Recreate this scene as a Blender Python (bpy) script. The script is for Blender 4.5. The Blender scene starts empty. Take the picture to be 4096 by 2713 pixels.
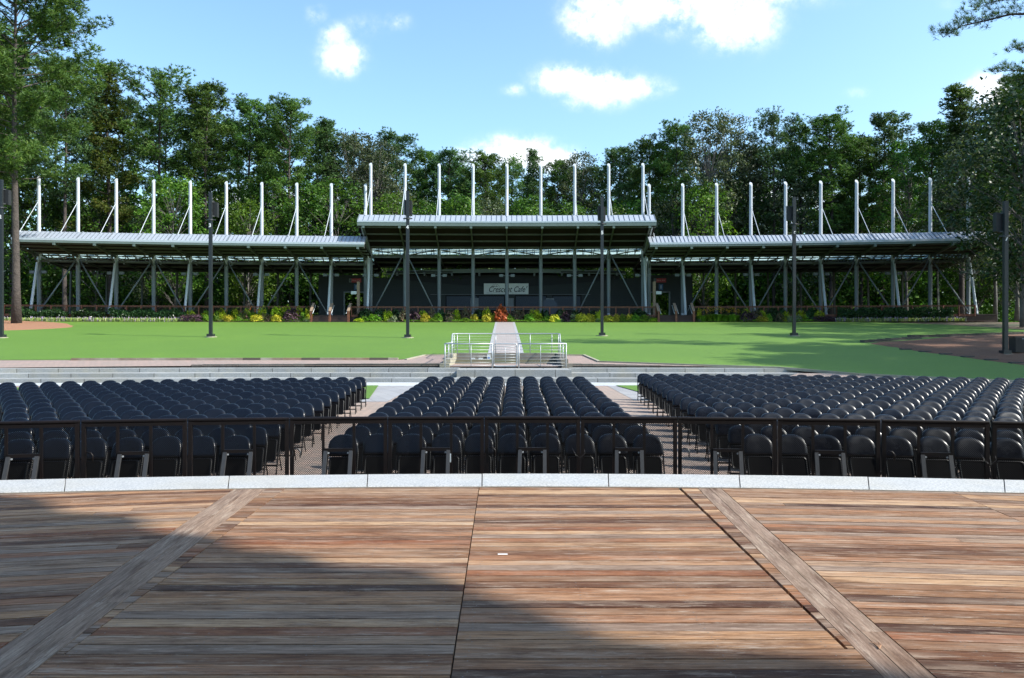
import bpy, math, random
from math import sin, cos, pi, radians, sqrt, exp, floor
random.seed(7)
EYE = 2.4                      # eye height above the front of the seating floor
scene = bpy.context.scene
COL = scene.collection

# ------------------------------------------------------------------ camera
cam_d = bpy.data.cameras.new("camera")
cam = bpy.data.objects.new("camera", cam_d)
COL.objects.link(cam)
cam.location = (0, 0, EYE)
cam.rotation_euler = (radians(90 - 0.2), 0, 0)
cam_d.sensor_width = 36.0
cam_d.lens = 3124 / 4096 * 36.0
cam_d.clip_start = 0.05
cam_d.clip_end = 2000
scene.camera = cam

# ------------------------------------------------------------------ light
SUN_EL, SUN_AZ = 41.0, 104.5          # azimuth clockwise from +Y (the view direction)
sun_d = bpy.data.lights.new("sun", 'SUN')
sun_d.energy = 5.0
sun_d.angle = radians(0.8)
sun_d.color = (1.0, 0.955, 0.88)
sun = bpy.data.objects.new("sun", sun_d)
COL.objects.link(sun)
sun.rotation_euler = (radians(90 - SUN_EL), 0, radians(180 - SUN_AZ))
S_DIR = (cos(radians(SUN_EL)) * sin(radians(SUN_AZ)), cos(radians(SUN_EL)) * cos(radians(SUN_AZ)), sin(radians(SUN_EL)))
from mathutils import Vector, Matrix
sun.rotation_euler = Vector(S_DIR).to_track_quat('Z', 'Y').to_euler()

scene.view_settings.view_transform = 'Standard'
scene.view_settings.look = 'None'
scene.view_settings.gamma = 1.0
scene.view_settings.exposure = 0.80
scene.cycles.use_denoising = True
scene.cycles.max_bounces = 6
scene.cycles.transparent_max_bounces = 12
scene.cycles.sample_clamp_indirect = 4.0

world = bpy.data.worlds.new("World")
scene.world = world
world.use_nodes = True
wn = world.node_tree
wn.nodes.clear()
def N(tree, typ, **kw):
    n = tree.nodes.new(typ)
    for k, v in kw.items():
        setattr(n, k, v)
    return n
def setin(node, **kw):
    for k, v in kw.items():
        node.inputs[k].default_value = v
def M(tree, op, a, b=None, c=None, clamp=False):
    n = tree.nodes.new('ShaderNodeMath')
    n.operation = op
    n.use_clamp = clamp
    for i, v in enumerate((a, b, c)):
        if v is None:
            continue
        if isinstance(v, (int, float)):
            n.inputs[i].default_value = v
        else:
            tree.links.new(v, n.inputs[i])
    return n.outputs[0]
def ramp(tree, fac, stops, interp='LINEAR'):
    n = tree.nodes.new('ShaderNodeValToRGB')
    n.color_ramp.interpolation = interp
    e = n.color_ramp.elements
    while len(e) < len(stops):
        e.new(0.5)
    for i, (p, c) in enumerate(stops):
        e[i].position = p
        e[i].color = (*c, 1) if len(c) == 3 else c
    tree.links.new(fac, n.inputs[0])
    return n.outputs[0]
def mixc(tree, fac, a, b, blend='MIX'):
    n = tree.nodes.new('ShaderNodeMix')
    n.data_type = 'RGBA'
    n.blend_type = blend
    if isinstance(fac, (int, float)):
        n.inputs[0].default_value = fac
    else:
        tree.links.new(fac, n.inputs[0])
    for i, v in ((6, a), (7, b)):
        if isinstance(v, (tuple, list)):
            n.inputs[i].default_value = (*v[:3], 1)
        else:
            tree.links.new(v, n.inputs[i])
    return n.outputs[2]

wout = N(wn, 'ShaderNodeOutputWorld')
wbg = N(wn, 'ShaderNodeBackground')
wbg.inputs[1].default_value = 0.15
sky = N(wn, 'ShaderNodeTexSky')
sky.sky_type = 'NISHITA'
sky.sun_disc = False
sky.sun_elevation = radians(SUN_EL)
sky.sun_rotation = radians(SUN_AZ)
sky.air_density = 1.0
sky.dust_density = 1.8
sky.ozone_density = 1.6
wtc = N(wn, 'ShaderNodeTexCoord')
wsep = N(wn, 'ShaderNodeSeparateXYZ')
wn.links.new(wtc.outputs['Generated'], wsep.inputs[0])
wy = M(wn, 'MAXIMUM', wsep.outputs[1], 0.02)
wu = M(wn, 'DIVIDE', wsep.outputs[0], wy)
wv = M(wn, 'DIVIDE', wsep.outputs[2], wy)
wno = N(wn, 'ShaderNodeTexNoise', noise_dimensions='3D')
setin(wno, Scale=24.0, Detail=9.0, Roughness=0.6)
wn.links.new(wtc.outputs['Generated'], wno.inputs['Vector'])
wno2 = N(wn, 'ShaderNodeTexNoise', noise_dimensions='3D')
setin(wno2, Scale=95.0, Detail=6.0, Roughness=0.65)
wn.links.new(wtc.outputs['Generated'], wno2.inputs['Vector'])
clouds = [  # centre x, y and half sizes in degrees-like slope units (x/y and z/y of the direction)
    (1345, 150, 70, 60, .8), (1370, 230, 90, 75, 1.15), (1265, 60, 50, 50, .5), (1590, 90, 60, 40, .55), (1460, 110, 130, 60, .35),
    (2390, 70, 130, 110, 1.3), (2650, 20, 220, 90, 1.15), (2930, 70, 170, 120, 1.35), (2700, 110, 120, 60, .5), (2840,-20,420,60,1.0),
    (2270, 320, 140, 62, 1.1), (2400, 350, 150, 75, 1.15), (2520, 350, 150, 50, .95), (2060, 360, 60, 30, .5), (2300, 410, 80, 40, .5), (2660, 355, 60, 22, .5),
    (2060, 605, 170, 62, 1.2), (1890, 640, 130, 50, .9), (2210, 640, 130, 60, 1.1), (3970, 365, 110, 70, 1.5), (4060, 420, 100, 60, 1.0),
    (3430, 370, 70, 30, .4), (2940, 600, 60, 30, .25), (3800, 20, 80, 30, .2), (1000, 800, 300, 60, .9), (1500, 830, 300, 60, .9), (3100, 800, 300, 60, 1.0), (3700, 800, 300, 70, 1.0), (400, 830, 300, 60, .6),
]
acc = None
for (cx, cy, rx, ry, am) in clouds:
    u0, v0, ru, rv = (cx - 2048) / 3124, (1345 - cy) / 3124, rx / 3124, ry / 3124
    a = M(wn, 'MULTIPLY', M(wn, 'SUBTRACT', wu, u0), 1 / ru)
    b = M(wn, 'MULTIPLY', M(wn, 'SUBTRACT', wv, v0), 1 / rv)
    d = M(wn, 'ADD', M(wn, 'MULTIPLY', a, a), M(wn, 'MULTIPLY', b, b))
    g = M(wn, 'MULTIPLY', M(wn, 'EXPONENT', M(wn, 'MULTIPLY', d, -1.0)), am)
    acc = g if acc is None else M(wn, 'MAXIMUM', acc, g)
nz = M(wn, 'ADD', M(wn, 'MULTIPLY', M(wn, 'SUBTRACT', wno.outputs[0], 0.5), 3.8), M(wn, 'MULTIPLY', M(wn, 'SUBTRACT', wno2.outputs[0], 0.5), 1.6))
cm = M(wn, 'MULTIPLY', acc, M(wn, 'ADD', M(wn, 'MULTIPLY', nz, 0.75), 0.85), clamp=True)
front = M(wn, 'GREATER_THAN', wsep.outputs[1], 0.1)
cm = M(wn, 'MULTIPLY', cm, front)
cmask = ramp(wn, cm, [(0.20, (0, 0, 0)), (0.46, (.25, .25, .25)), (1.0, (1, 1, 1))], 'B_SPLINE')
skyc = mixc(wn, 1.0, sky.outputs[0], (1.02, 1.22, 1.26), 'MULTIPLY')
SKY_STR = 0.12
cl = mixc(wn, cmask, skyc, (6.6, 6.7, 6.8))
wn.links.new(cl, wbg.inputs[0])
wn.links.new(wbg.outputs[0], wout.inputs[0])

# ------------------------------------------------------------------ helpers
def tag(o, label=None, cat=None, group=None, kind=None):
    if label: o["label"] = label
    if cat: o["category"] = cat
    if group: o["group"] = group
    if kind: o["kind"] = kind
    return o
def empty(name, loc=(0, 0, 0), rz=0.0):
    o = bpy.data.objects.new(name, None)
    COL.objects.link(o)
    o.location = loc
    o.rotation_euler = (0, 0, rz)
    o.empty_display_size = 0.1
    return o
class MB:
    def __init__(s):
        s.v, s.f, s.m = [], [], []
        s.attr = {}
    def add(s, vs, fs, m=0):
        b = len(s.v)
        s.v.extend(vs)
        for f in fs:
            s.f.append(tuple(b + i for i in f))
            s.m.append(m)
        return b
    def box(s, x0, x1, y0, y1, z0, z1, m=0):
        s.add([(x0, y0, z0), (x1, y0, z0), (x1, y1, z0), (x0, y1, z0), (x0, y0, z1), (x1, y0, z1), (x1, y1, z1), (x0, y1, z1)],
              [(0, 3, 2, 1), (4, 5, 6, 7), (0, 1, 5, 4), (1, 2, 6, 5), (2, 3, 7, 6), (3, 0, 4, 7)], m)
    def beam(s, p, q, w, h, up=(0, 0, 1), m=0):
        p, q, up = Vector(p), Vector(q), Vector(up)
        d = (q - p).normalized()
        if abs(d.dot(up)) > 0.98: up = Vector((0, 1, 0))
        a = d.cross(up).normalized() * (w / 2)
        b = a.cross(d).normalized() * (h / 2)
        vs = [tuple(c + i * a + j * b) for c in (p, q) for (i, j) in ((-1, -1), (1, -1), (1, 1), (-1, 1))]
        s.add(vs, [(0, 1, 2, 3), (7, 6, 5, 4), (0, 4, 5, 1), (1, 5, 6, 2), (2, 6, 7, 3), (3, 7, 4, 0)], m)
    def tube(s, pts, rads, n=10, m=0, caps=True):
        pts = [Vector(p) for p in pts]
        if isinstance(rads, (int, float)): rads = [rads] * len(pts)
        base = len(s.v)
        prev = None
        for i, p in enumerate(pts):
            if i == 0: d = pts[1] - pts[0]
            elif i == len(pts) - 1: d = pts[-1] - pts[-2]
            else: d = (pts[i + 1] - p).normalized() + (p - pts[i - 1]).normalized()
            d = d.normalized()
            if prev is None:
                u = d.cross(Vector((0, 0, 1)))
                if u.length < 0.05: u = d.cross(Vector((0, 1, 0)))
            else:
                u = prev - d * prev.dot(d)
            u = u.normalized(); prev = u
            w = d.cross(u)
            for k in range(n):
                a = 2 * pi * k / n
                s.v.append(tuple(p + (u * cos(a) + w * sin(a)) * rads[i]))
        for i in range(len(pts) - 1):
            for k in range(n):
                a, b = base + i * n + k, base + i * n + (k + 1) % n
                s.f.append((a, b, b + n, a + n)); s.m.append(m)
        if caps:
            s.f.append(tuple(base + k for k in reversed(range(n)))); s.m.append(m)
            e = base + (len(pts) - 1) * n
            s.f.append(tuple(e + k for k in range(n))); s.m.append(m)
    def build(s, name, mats, parent=None, smooth=False, loc=None):
        me = bpy.data.meshes.new(name)
        me.from_pydata(s.v, [], s.f)
        if not isinstance(mats, (list, tuple)): mats = [mats]
        for mt in mats: me.materials.append(mt)
        if len(mats) > 1:
            me.polygons.foreach_set("material_index", s.m)
        if smooth is True:
            me.polygons.foreach_set("use_smooth", [True] * len(s.f))
        elif smooth:
            me.polygons.foreach_set("use_smooth", [True] * len(s.f))
            me.set_sharp_from_angle(angle=radians(smooth))
        for an, (dt, vals) in s.attr.items():
            at = me.attributes.new(an, dt, 'POINT')
            at.data.foreach_set('vector' if dt == 'FLOAT_VECTOR' else 'value', vals)
        me.update()
        o = bpy.data.objects.new(name, me)
        COL.objects.link(o)
        if parent is not None: o.parent = parent
        if loc is not None: o.location = loc
        return o
def copy_tree(o, parent=None, kids=None):
    c = o.copy()
    COL.objects.link(c)
    if parent is not None:
        c.parent = parent
        c.matrix_parent_inverse = o.matrix_parent_inverse.copy()
    for ch in (kids[o.name] if kids else o.children):
        copy_tree(ch, c, kids)
    return c

def ordn(n):
    w = ["zeroth", "first", "second", "third", "fourth", "fifth", "sixth", "seventh", "eighth", "ninth", "tenth", "eleventh", "twelfth", "thirteenth",
         "fourteenth", "fifteenth", "sixteenth", "seventeenth", "eighteenth", "nineteenth", "twentieth"]
    if n < len(w): return w[n]
    t = {2: "twenty", 3: "thirty", 4: "forty"}[n // 10]
    return t + ("ieth" if n % 10 == 0 else "-" + w[n % 10])

# ------------------------------------------------------------------ materials
def mat(name, base=(0.5, 0.5, 0.5), rough=0.6, metal=0.0, noise=None, bump=None, spec=None, coat=0.0):
    """noise=(scale, colour2, detail, amount);  bump=(scale, strength, distance)"""
    m = bpy.data.materials.new(name)
    m.use_nodes = True
    t = m.node_tree
    p = t.nodes['Principled BSDF']
    p.inputs['Base Color'].default_value = (*base, 1)
    p.inputs['Roughness'].default_value = rough
    p.inputs['Metallic'].default_value = metal
    if spec is not None: p.inputs['Specular IOR Level'].default_value = spec
    if coat: p.inputs['Coat Weight'].default_value = coat
    tc = t.nodes.new('ShaderNodeTexCoord')
    if noise:
        sc, c2, det, amt = noise
        nn = N(t, 'ShaderNodeTexNoise')
        setin(nn, Scale=sc, Detail=det, Roughness=0.6)
        t.links.new(tc.outputs['Object'], nn.inputs['Vector'])
        f = ramp(t, nn.outputs[0], [(0.5 - 0.22, (0, 0, 0)), (0.5 + 0.22, (amt, amt, amt))])
        t.links.new(mixc(t, f, base, c2), p.inputs['Base Color'])
    if bump:
        sc, st, dist = bump
        bn = N(t, 'ShaderNodeTexNoise')
        setin(bn, Scale=sc, Detail=4.0)
        t.links.new(tc.outputs['Object'], bn.inputs['Vector'])
        bu = N(t, 'ShaderNodeBump')
        setin(bu, Strength=st, Distance=dist)
        t.links.new(bn.outputs[0], bu.inputs['Height'])
        t.links.new(bu.outputs[0], p.inputs['Normal'])
    return m
def leaf_mat(name, c1, c2, c3=None, trans=0.35, rough=0.5, patch=0.35):
    """per-leaf random colour, clump-scale variation, some light through the leaf"""
    m = bpy.data.materials.new(name)
    m.use_nodes = True
    t = m.node_tree
    t.nodes.clear()
    out = N(t, 'ShaderNodeOutputMaterial')
    g = N(t, 'ShaderNodeNewGeometry')
    tc = N(t, 'ShaderNodeTexCoord')
    stops = [(0.0, c1), (0.75, c2)] + ([(1.0, c3)] if c3 else [])
    col = ramp(t, g.outputs['Random Per Island'], stops)
    nn = N(t, 'ShaderNodeTexNoise')
    setin(nn, Scale=patch, Detail=2.0)
    t.links.new(tc.outputs['Object'], nn.inputs['Vector'])
    v = ramp(t, nn.outputs[0], [(0.35, (.62, .66, .62)), (0.65, (1.25, 1.2, 1.05))])
    col = mixc(t, 1.0, col, v, 'MULTIPLY')
    oi = N(t, 'ShaderNodeObjectInfo')
    hv = N(t, 'ShaderNodeHueSaturation')
    t.links.new(M(t, 'MULTIPLY_ADD', oi.outputs['Random'], 0.03, 0.485), hv.inputs['Hue'])
    t.links.new(M(t, 'MULTIPLY_ADD', oi.outputs['Random'], 0.5, 0.78), hv.inputs['Value'])
    t.links.new(col, hv.inputs['Color'])
    p = N(t, 'ShaderNodeBsdfPrincipled')
    setin(p, Roughness=rough)
    p.inputs['Specular IOR Level'].default_value = 0.22
    t.links.new(hv.outputs[0], p.inputs['Base Color'])
    tr = N(t, 'ShaderNodeBsdfTranslucent')
    tcol = mixc(t, 1.0, hv.outputs[0], (1.15, 1.2, .55), 'MULTIPLY')
    t.links.new(tcol, tr.inputs['Color'])
    mx = N(t, 'ShaderNodeMixShader')
    mx.inputs[0].default_value = trans
    t.links.new(p.outputs[0], mx.inputs[1]); t.links.new(tr.outputs[0], mx.inputs[2])
    t.links.new(mx.outputs[0], out.inputs[0])
    return m

MT = {}
MT['vinyl'] = mat("navy_black_vinyl", (0.0022, 0.0030, 0.0068), 0.24, bump=(180, 0.25, 0.002), noise=(9, (0.004, 0.0055, 0.010), 4, .8), spec=0.36)
def wear(m):
    t = m.node_tree; p = t.nodes['Principled BSDF']
    oi = N(t, 'ShaderNodeObjectInfo'); tc = N(t, 'ShaderNodeTexCoord')
    nn = N(t, 'ShaderNodeTexNoise', noise_dimensions='4D'); setin(nn, Scale=7.0, Detail=6.0, Roughness=.7)
    t.links.new(tc.outputs['Object'], nn.inputs['Vector']); t.links.new(M(t, 'MULTIPLY', oi.outputs['Random'], 40.0), nn.inputs['W'])
    r = M(t, 'ADD', M(t, 'MULTIPLY', nn.outputs[0], .32), M(t, 'MULTIPLY_ADD', oi.outputs['Random'], .12, .06))
    t.links.new(r, p.inputs['Roughness'])
wear(MT['vinyl'])
MT['seat'] = mat("black_seat_fabric", (0.0022, 0.0022, 0.003), 0.8, spec=.08, bump=(260, 0.3, 0.002))
MT['blacksteel'] = mat("black_steel", (0.003, 0.003, 0.004), 0.42, 0.0, spec=.15)
MT['barrier'] = mat("rusty_black_steel", (0.004, 0.004, 0.005), 0.45, 0.0, spec=.22, noise=(4, (0.020, 0.009, 0.005), 8, .4))
MT['galv'] = mat("dull_grey_steel", (0.05, 0.052, 0.055), 0.45, 0.2, noise=(8, (0.025, 0.025, 0.028), 5, .7))
MT['rail'] = mat("galvanised_rail", (0.36, 0.385, 0.40), 0.42, 0.35, noise=(14, (.40, .42, .44), 4, .8))
MT['white'] = mat("mast_white_paint", (0.44, 0.475, 0.51), 0.4, noise=(3, (0.40, 0.43, 0.46), 4, .7))
MT['steel'] = mat("grey_green_steel_paint", (0.135, 0.158, 0.168), 0.5, noise=(2.5, (0.105, 0.124, 0.132), 5, .7))
MT['rafter'] = mat("rafter_paint", (0.075, 0.082, 0.070), 0.6, spec=.3, noise=(2.5, (0.055, 0.06, 0.052), 5, .7))
MT['fascia'] = mat("fascia_metal", (0.125, 0.165, 0.155), 0.5, 0.0, noise=(1.3, (0.10, 0.135, 0.125), 4, .8))
MT['gutter'] = mat("gutter_metal", (0.46, 0.50, 0.54), 0.35, 0.3)
MT['lamp'] = mat("dark_bronze_paint", (0.020, 0.024, 0.027), 0.38, 0.2)
MT['speaker'] = mat("speaker_black", (0.012, 0.012, 0.013), 0.6, bump=(300, .3, .003))
MT['conc'] = mat("concrete", (0.21, 0.19, 0.155), 0.85, noise=(2.2, (0.13, 0.12, 0.10), 8, .9), bump=(30, .4, .01))
MT['limestone'] = mat("pale_stone", (0.33, 0.31, 0.25), 0.85, noise=(3, (0.22, 0.20, 0.13), 8, .9), bump=(30, .4, .01))
MT['stonewall'] = mat("dark_stone", (0.045, 0.042, 0.04), 0.9, noise=(6, (0.09, 0.085, 0.075), 8, .9), bump=(14, .8, .03))
MT['mast_num'] = mat("white_numeral", (0.75, 0.75, 0.75), 0.5)
def glazing():
    m = bpy.data.materials.new("skylight_glazing"); m.use_nodes = True; t = m.node_tree; t.nodes.clear()
    o = N(t, 'ShaderNodeOutputMaterial'); a = N(t, 'ShaderNodeBsdfTranslucent'); a.inputs[0].default_value = (.46, .62, .62, 1)
    c = N(t, 'ShaderNodeBsdfTransparent'); c.inputs[0].default_value = (.6, .75, .75, 1)
    mx = N(t, 'ShaderNodeMixShader'); mx.inputs[0].default_value = .4
    t.links.new(a.outputs[0], mx.inputs[1]); t.links.new(c.outputs[0], mx.inputs[2]); t.links.new(mx.outputs[0], o.inputs[0])
    return m
MT['glass'] = glazing()
MT['box'] = mat("pale_grey_box", (0.50, 0.54, 0.56), 0.5)
MT['sticker'] = mat("blue_sticker", (0.06, 0.16, 0.45), 0.5)
MT['bin'] = mat("black_bin", (0.016, 0.014, 0.015), 0.5, noise=(5, (0.03, 0.026, 0.025), 4, .7))
MT['shutter'] = mat("blue_grey_shutter", (0.026, 0.038, 0.058), 0.45, 0.2)
MT['board'] = mat("pale_menu_board", (0.17, 0.19, 0.20), 0.6, noise=(5, (.13, .145, .155), 3, .8))
MT['sign'] = mat("pale_sign_board", (0.66, 0.70, 0.66), 0.55, noise=(1.2, (.58, .60, .58), 3, .8))
MT['ink'] = mat("dark_green_ink", (0.02, 0.028, 0.03), 0.6)
MT['red'] = mat("red_sign_paint", (0.36, 0.035, 0.045), 0.5)
MT['redlt'] = mat("faded_red_lettering", (0.62, 0.35, 0.34), 0.6)
MT['blue'] = mat("blue_sign_paint", (0.03, 0.09, 0.20), 0.5)
MT['bluelt'] = mat("pale_pictogram", (0.45, 0.52, 0.58), 0.6)
MT['trunkp'] = mat("pine_bark", (0.078, 0.062, 0.054), 0.95, noise=(2.5, (0.032, 0.026, 0.024), 8, 1.0), bump=(9, 1.0, .08))
MT['trunkg'] = mat("grey_bark", (0.16, 0.15, 0.135), 0.95, noise=(2.0, (0.07, 0.062, 0.055), 8, 1.0), bump=(8, .8, .05))

# wood for rails, decks
MT['cedar'] = mat("stained_cedar", (0.21, 0.070, 0.034), 0.6, noise=(5, (0.085, 0.030, 0.016), 6, 1.0))
MT['cedard'] = mat("dark_deck_skirt", (0.060, 0.030, 0.022), 0.65, noise=(4, (0.035, 0.018, 0.014), 6, 1.0))
MT['greywood'] = mat("weathered_post", (0.30, 0.22, 0.15), 0.8, noise=(8, (0.17, 0.12, 0.085), 6, 1.0))
MT['deckfl'] = mat("deck_floor_boards", (0.07, 0.055, 0.045), 0.8, noise=(4, (0.09, 0.07, 0.055), 6, 1.0))

def bare(name):
    m = bpy.data.materials.new(name)
    m.use_nodes = True
    t = m.node_tree
    return m, t, t.nodes['Principled BSDF'], t.nodes.new('ShaderNodeTexCoord')
def noise(t, vec, scale, detail=4.0, rough=.6):
    n = N(t, 'ShaderNodeTexNoise'); setin(n, Scale=scale, Detail=detail, Roughness=rough)
    t.links.new(vec, n.inputs['Vector']); return n.outputs[0]
def mapping(t, vec, scale=(1, 1, 1), rot=(0, 0, 0)):
    n = N(t, 'ShaderNodeMapping'); n.inputs['Scale'].default_value = scale; n.inputs['Rotation'].default_value = rot
    t.links.new(vec, n.inputs['Vector']); return n.outputs[0]
def bumpn(t, p, h, st, dist):
    b = N(t, 'ShaderNodeBump'); setin(b, Strength=st, Distance=dist)
    t.links.new(h, b.inputs['Height']); t.links.new(b.outputs[0], p.inputs['Normal'])

# turf lawn
m, t, p, tc = bare("turf"); MT['turf'] = m
o3 = tc.outputs['Object']
c = mixc(t, ramp(t, noise(t, o3, 0.11, 3), [(.3, (0, 0, 0)), (.7, (1, 1, 1))]), (0.090, 0.185, 0.011), (0.130, 0.242, 0.014))
c = mixc(t, ramp(t, noise(t, mapping(t, o3, (1, 6, 1)), 0.35, 5), [(.35, (0, 0, 0)), (.7, (.55, .55, .55))]), c, (0.076, 0.160, 0.010))
c = mixc(t, ramp(t, noise(t, mapping(t, o3, (1, 1.5, 1)), 3.2, 8, .75), [(.40, (0, 0, 0)), (.62, (.6, .6, .6))]), c, (0.066, 0.145, 0.009))
c = mixc(t, ramp(t, noise(t, o3, 38, 3, .8), [(.35, (0, 0, 0)), (.7, (.8, .8, .8))]), c, (0.050, 0.112, 0.011))
c = mixc(t, ramp(t, noise(t, o3, 9, 4, .8), [(.60, (0, 0, 0)), (.78, (.5, .5, .5))]), c, (0.175, 0.28, 0.028))
t.links.new(c, p.inputs['Base Color']); setin(p, Roughness=0.75)

bumpn(t, p, noise(t, o3, 60, 3), .5, .03)
# forest ground
m, t, p, tc = bare("forest_floor"); MT['floor'] = m
o3 = tc.outputs['Object']
c = mixc(t, ramp(t, noise(t, o3, 0.25, 5), [(.35, (0, 0, 0)), (.65, (1, 1, 1))]), (0.085, 0.052, 0.032), (0.045, 0.055, 0.022))
t.links.new(c, p.inputs['Base Color']); setin(p, Roughness=0.95)
# pine straw
def straw(name, a, b, d):
    m, t, p, tc = bare(name)
    o3 = tc.outputs['Object']
    c = mixc(t, ramp(t, noise(t, mapping(t, o3, (1, 2.5, 1), (0, 0, .4)), 9, 6, .75), [(.32, (0, 0, 0)), (.68, (1, 1, 1))]), a, b)
    c = mixc(t, ramp(t, noise(t, o3, 0.9, 4), [(.4, (0, 0, 0)), (.65, (.7, .7, .7))]), c, d)
    t.links.new(c, p.inputs['Base Color']); setin(p, Roughness=0.95)
    bumpn(t, p, noise(t, mapping(t, o3, (1, 2, 1)), 12, 6, .7), 1.0, .08)
    return m
MT['straw'] = straw("orange_pine_straw", (0.17, 0.075, 0.038), (0.40, 0.20, 0.105), (0.29, 0.14, 0.075))
MT['mulch'] = straw("brown_mulch", (0.058, 0.026, 0.014), (0.22, 0.105, 0.056), (0.105, 0.048, 0.027))
MT['bedm'] = straw("bark_mulch", (0.06, 0.035, 0.025), (0.17, 0.11, 0.08), (0.10, 0.065, 0.05))
# pavers
def pavers(name, c1, c2, mort, sx, sy, rot=0.0, grime=(0.2, 0.18, 0.15)):
    m, t, p, tc = bare(name)
    o3 = tc.outputs['Object']
    br = N(t, 'ShaderNodeTexBrick')
    setin(br, Scale=1.0)
    br.inputs['Color1'].default_value = (*c1, 1); br.inputs['Color2'].default_value = (*c2, 1); br.inputs['Mortar'].default_value = (*mort, 1)
    br.inputs['Mortar Size'].default_value = 0.008; br.inputs['Brick Width'].default_value = sx; br.inputs['Row Height'].default_value = sy
    br.inputs['Bias'].default_value = 0.0
    t.links.new(mapping(t, o3, (1, 1, 1), (0, 0, rot)), br.inputs['Vector'])
    c = mixc(t, ramp(t, noise(t, o3, 0.7, 6), [(.42, (0, 0, 0)), (.72, (.6, .6, .6))]), br.outputs[0], grime)
    t.links.new(c, p.inputs['Base Color']); setin(p, Roughness=0.85)
    bumpn(t, p, br.outputs['Fac'], -0.6, .01)
    return m
MT['pink'] = pavers("pink_pavers", (0.33, 0.235, 0.19), (0.25, 0.20, 0.17), (0.08, 0.07, 0.06), 0.28, 0.20, 0.6, (0.21, 0.18, 0.15))
MT['pink2'] = pavers("pink_plaza_pavers", (0.29, 0.205, 0.175), (0.24, 0.185, 0.16), (0.13, 0.11, 0.10), 0.3, 0.3, 0.0, (0.22, 0.18, 0.155))
MT['walk'] = pavers("pale_walk_pavers", (0.30, 0.265, 0.255), (0.265, 0.235, 0.225), (0.14, 0.125, 0.12), 0.25, 0.6, 0.0, (0.25, 0.22, 0.21))
MT['greypave'] = pavers("grey_pavers", (0.26, 0.26, 0.27), (0.22, 0.22, 0.23), (0.11, 0.11, 0.10), 1.1, 0.5, 1.2, (0.27, 0.26, 0.25))
MT['slab'] = pavers("granite_paving_slabs", (0.40, 0.42, 0.435), (0.35, 0.37, 0.385), (0.18, 0.18, 0.175), 1.3, 0.8, 0.0, (0.32, 0.33, 0.335))
# granite
def granite(name, base, dark, joint=1.8, warm=(0.35, 0.30, 0.18), warmamt=.35, jw=0.008, off=0.4):
    m, t, p, tc = bare(name)
    o3 = tc.outputs['Object']
    sp = ramp(t, noise(t, o3, 42, 5, .85), [(.40, (0, 0, 0)), (.58, (1, 1, 1))])
    c = mixc(t, sp, dark, base)
    c = mixc(t, ramp(t, noise(t, o3, 3.5, 7, .7), [(.50, (0, 0, 0)), (.75, (.45, .45, .45))]), c, dark)
    c = mixc(t, ramp(t, noise(t, o3, 1.1, 6), [(.45, (0, 0, 0)), (.75, (warmamt,) * 3)]), c, warm)
    sx = N(t, 'ShaderNodeSeparateXYZ'); t.links.new(o3, sx.inputs[0])
    if joint:
        zr = M(t, 'MULTIPLY', M(t, 'FLOOR', M(t, 'DIVIDE', M(t, 'ADD', sx.outputs[1], 0.05), 1.13)), 0.63)
        fr = M(t, 'FRACT', M(t, 'ADD', M(t, 'DIVIDE', sx.outputs[0], joint), M(t, 'ADD', zr, off)))
        j = M(t, 'LESS_THAN', fr, jw / joint)
        c = mixc(t, j, c, (0.06, 0.055, 0.05))
        fl = M(t, 'FLOOR', M(t, 'ADD', M(t, 'DIVIDE', sx.outputs[0], joint), M(t, 'ADD', zr, off)))
        wn_ = N(t, 'ShaderNodeTexWhiteNoise', noise_dimensions='1D'); t.links.new(M(t, 'ADD', fl, zr), wn_.inputs['W'])
        c = mixc(t, 1.0, c, ramp(t, wn_.outputs[0], [(0, (.84, .84, .84)), (1, (1.1, 1.1, 1.1))]), 'MULTIPLY')
    t.links.new(c, p.inputs['Base Color']); setin(p, Roughness=0.7)
    bumpn(t, p, noise(t, o3, 90, 3), .25, .004)
    return m
MT['granite'] = granite("granite_step", (0.33, 0.34, 0.34), (0.15, 0.157, 0.16), 1.85, jw=0.03)
MT['coping'] = granite("granite_coping", (0.46, 0.465, 0.465), (0.22, 0.235, 0.25), 0, warmamt=.25)
MT['blockwall'] = pavers("dark_block_edging", (0.12, 0.115, 0.105), (0.075, 0.07, 0.065), (0.04, 0.04, 0.035), 0.3, 0.14, 0.0, (0.12, 0.12, 0.09))

# stage boards
m, t, p, tc = bare("ipe_stage_boards"); MT['ipe'] = m
rv = N(t, 'ShaderNodeAttribute'); rv.attribute_name = 'rnd'
bc = N(t, 'ShaderNodeAttribute'); bc.attribute_name = 'bco'
r = rv.outputs['Fac']
vecb = bc.outputs['Vector']
base = ramp(t, r, [(0.0, (0.055, 0.022, 0.010)), (0.13, (0.115, 0.052, 0.025)), (0.34, (0.215, 0.115, 0.058)), (0.45, (0.185, 0.128, 0.094)), (0.53, (0.205, 0.148, 0.112)), (0.72, (0.300, 0.178, 0.092)), (0.86, (0.190, 0.072, 0.030)), (1.0, (0.370, 0.245, 0.142))])
gr = noise(t, mapping(t, vecb, (1.3, 26, 1)), 3.0, 8, .72)
c = mixc(t, ramp(t, gr, [(.36, (0, 0, 0)), (.64, (1, 1, 1))]), mixc(t, 1.0, base, (.50, .44, .40), 'MULTIPLY'), mixc(t, 1.0, base, (1.36, 1.34, 1.32), 'MULTIPLY'))
gy = noise(t, mapping(t, vecb, (0.7, 5, 1)), 1.7, 6, .65)
c = mixc(t, ramp(t, gy, [(.46, (0, 0, 0)), (.74, (.6, .6, .6))]), c, (0.29, 0.225, 0.172))
fine = noise(t, mapping(t, vecb, (4, 160, 1)), 4.0, 3, .7)
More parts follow.
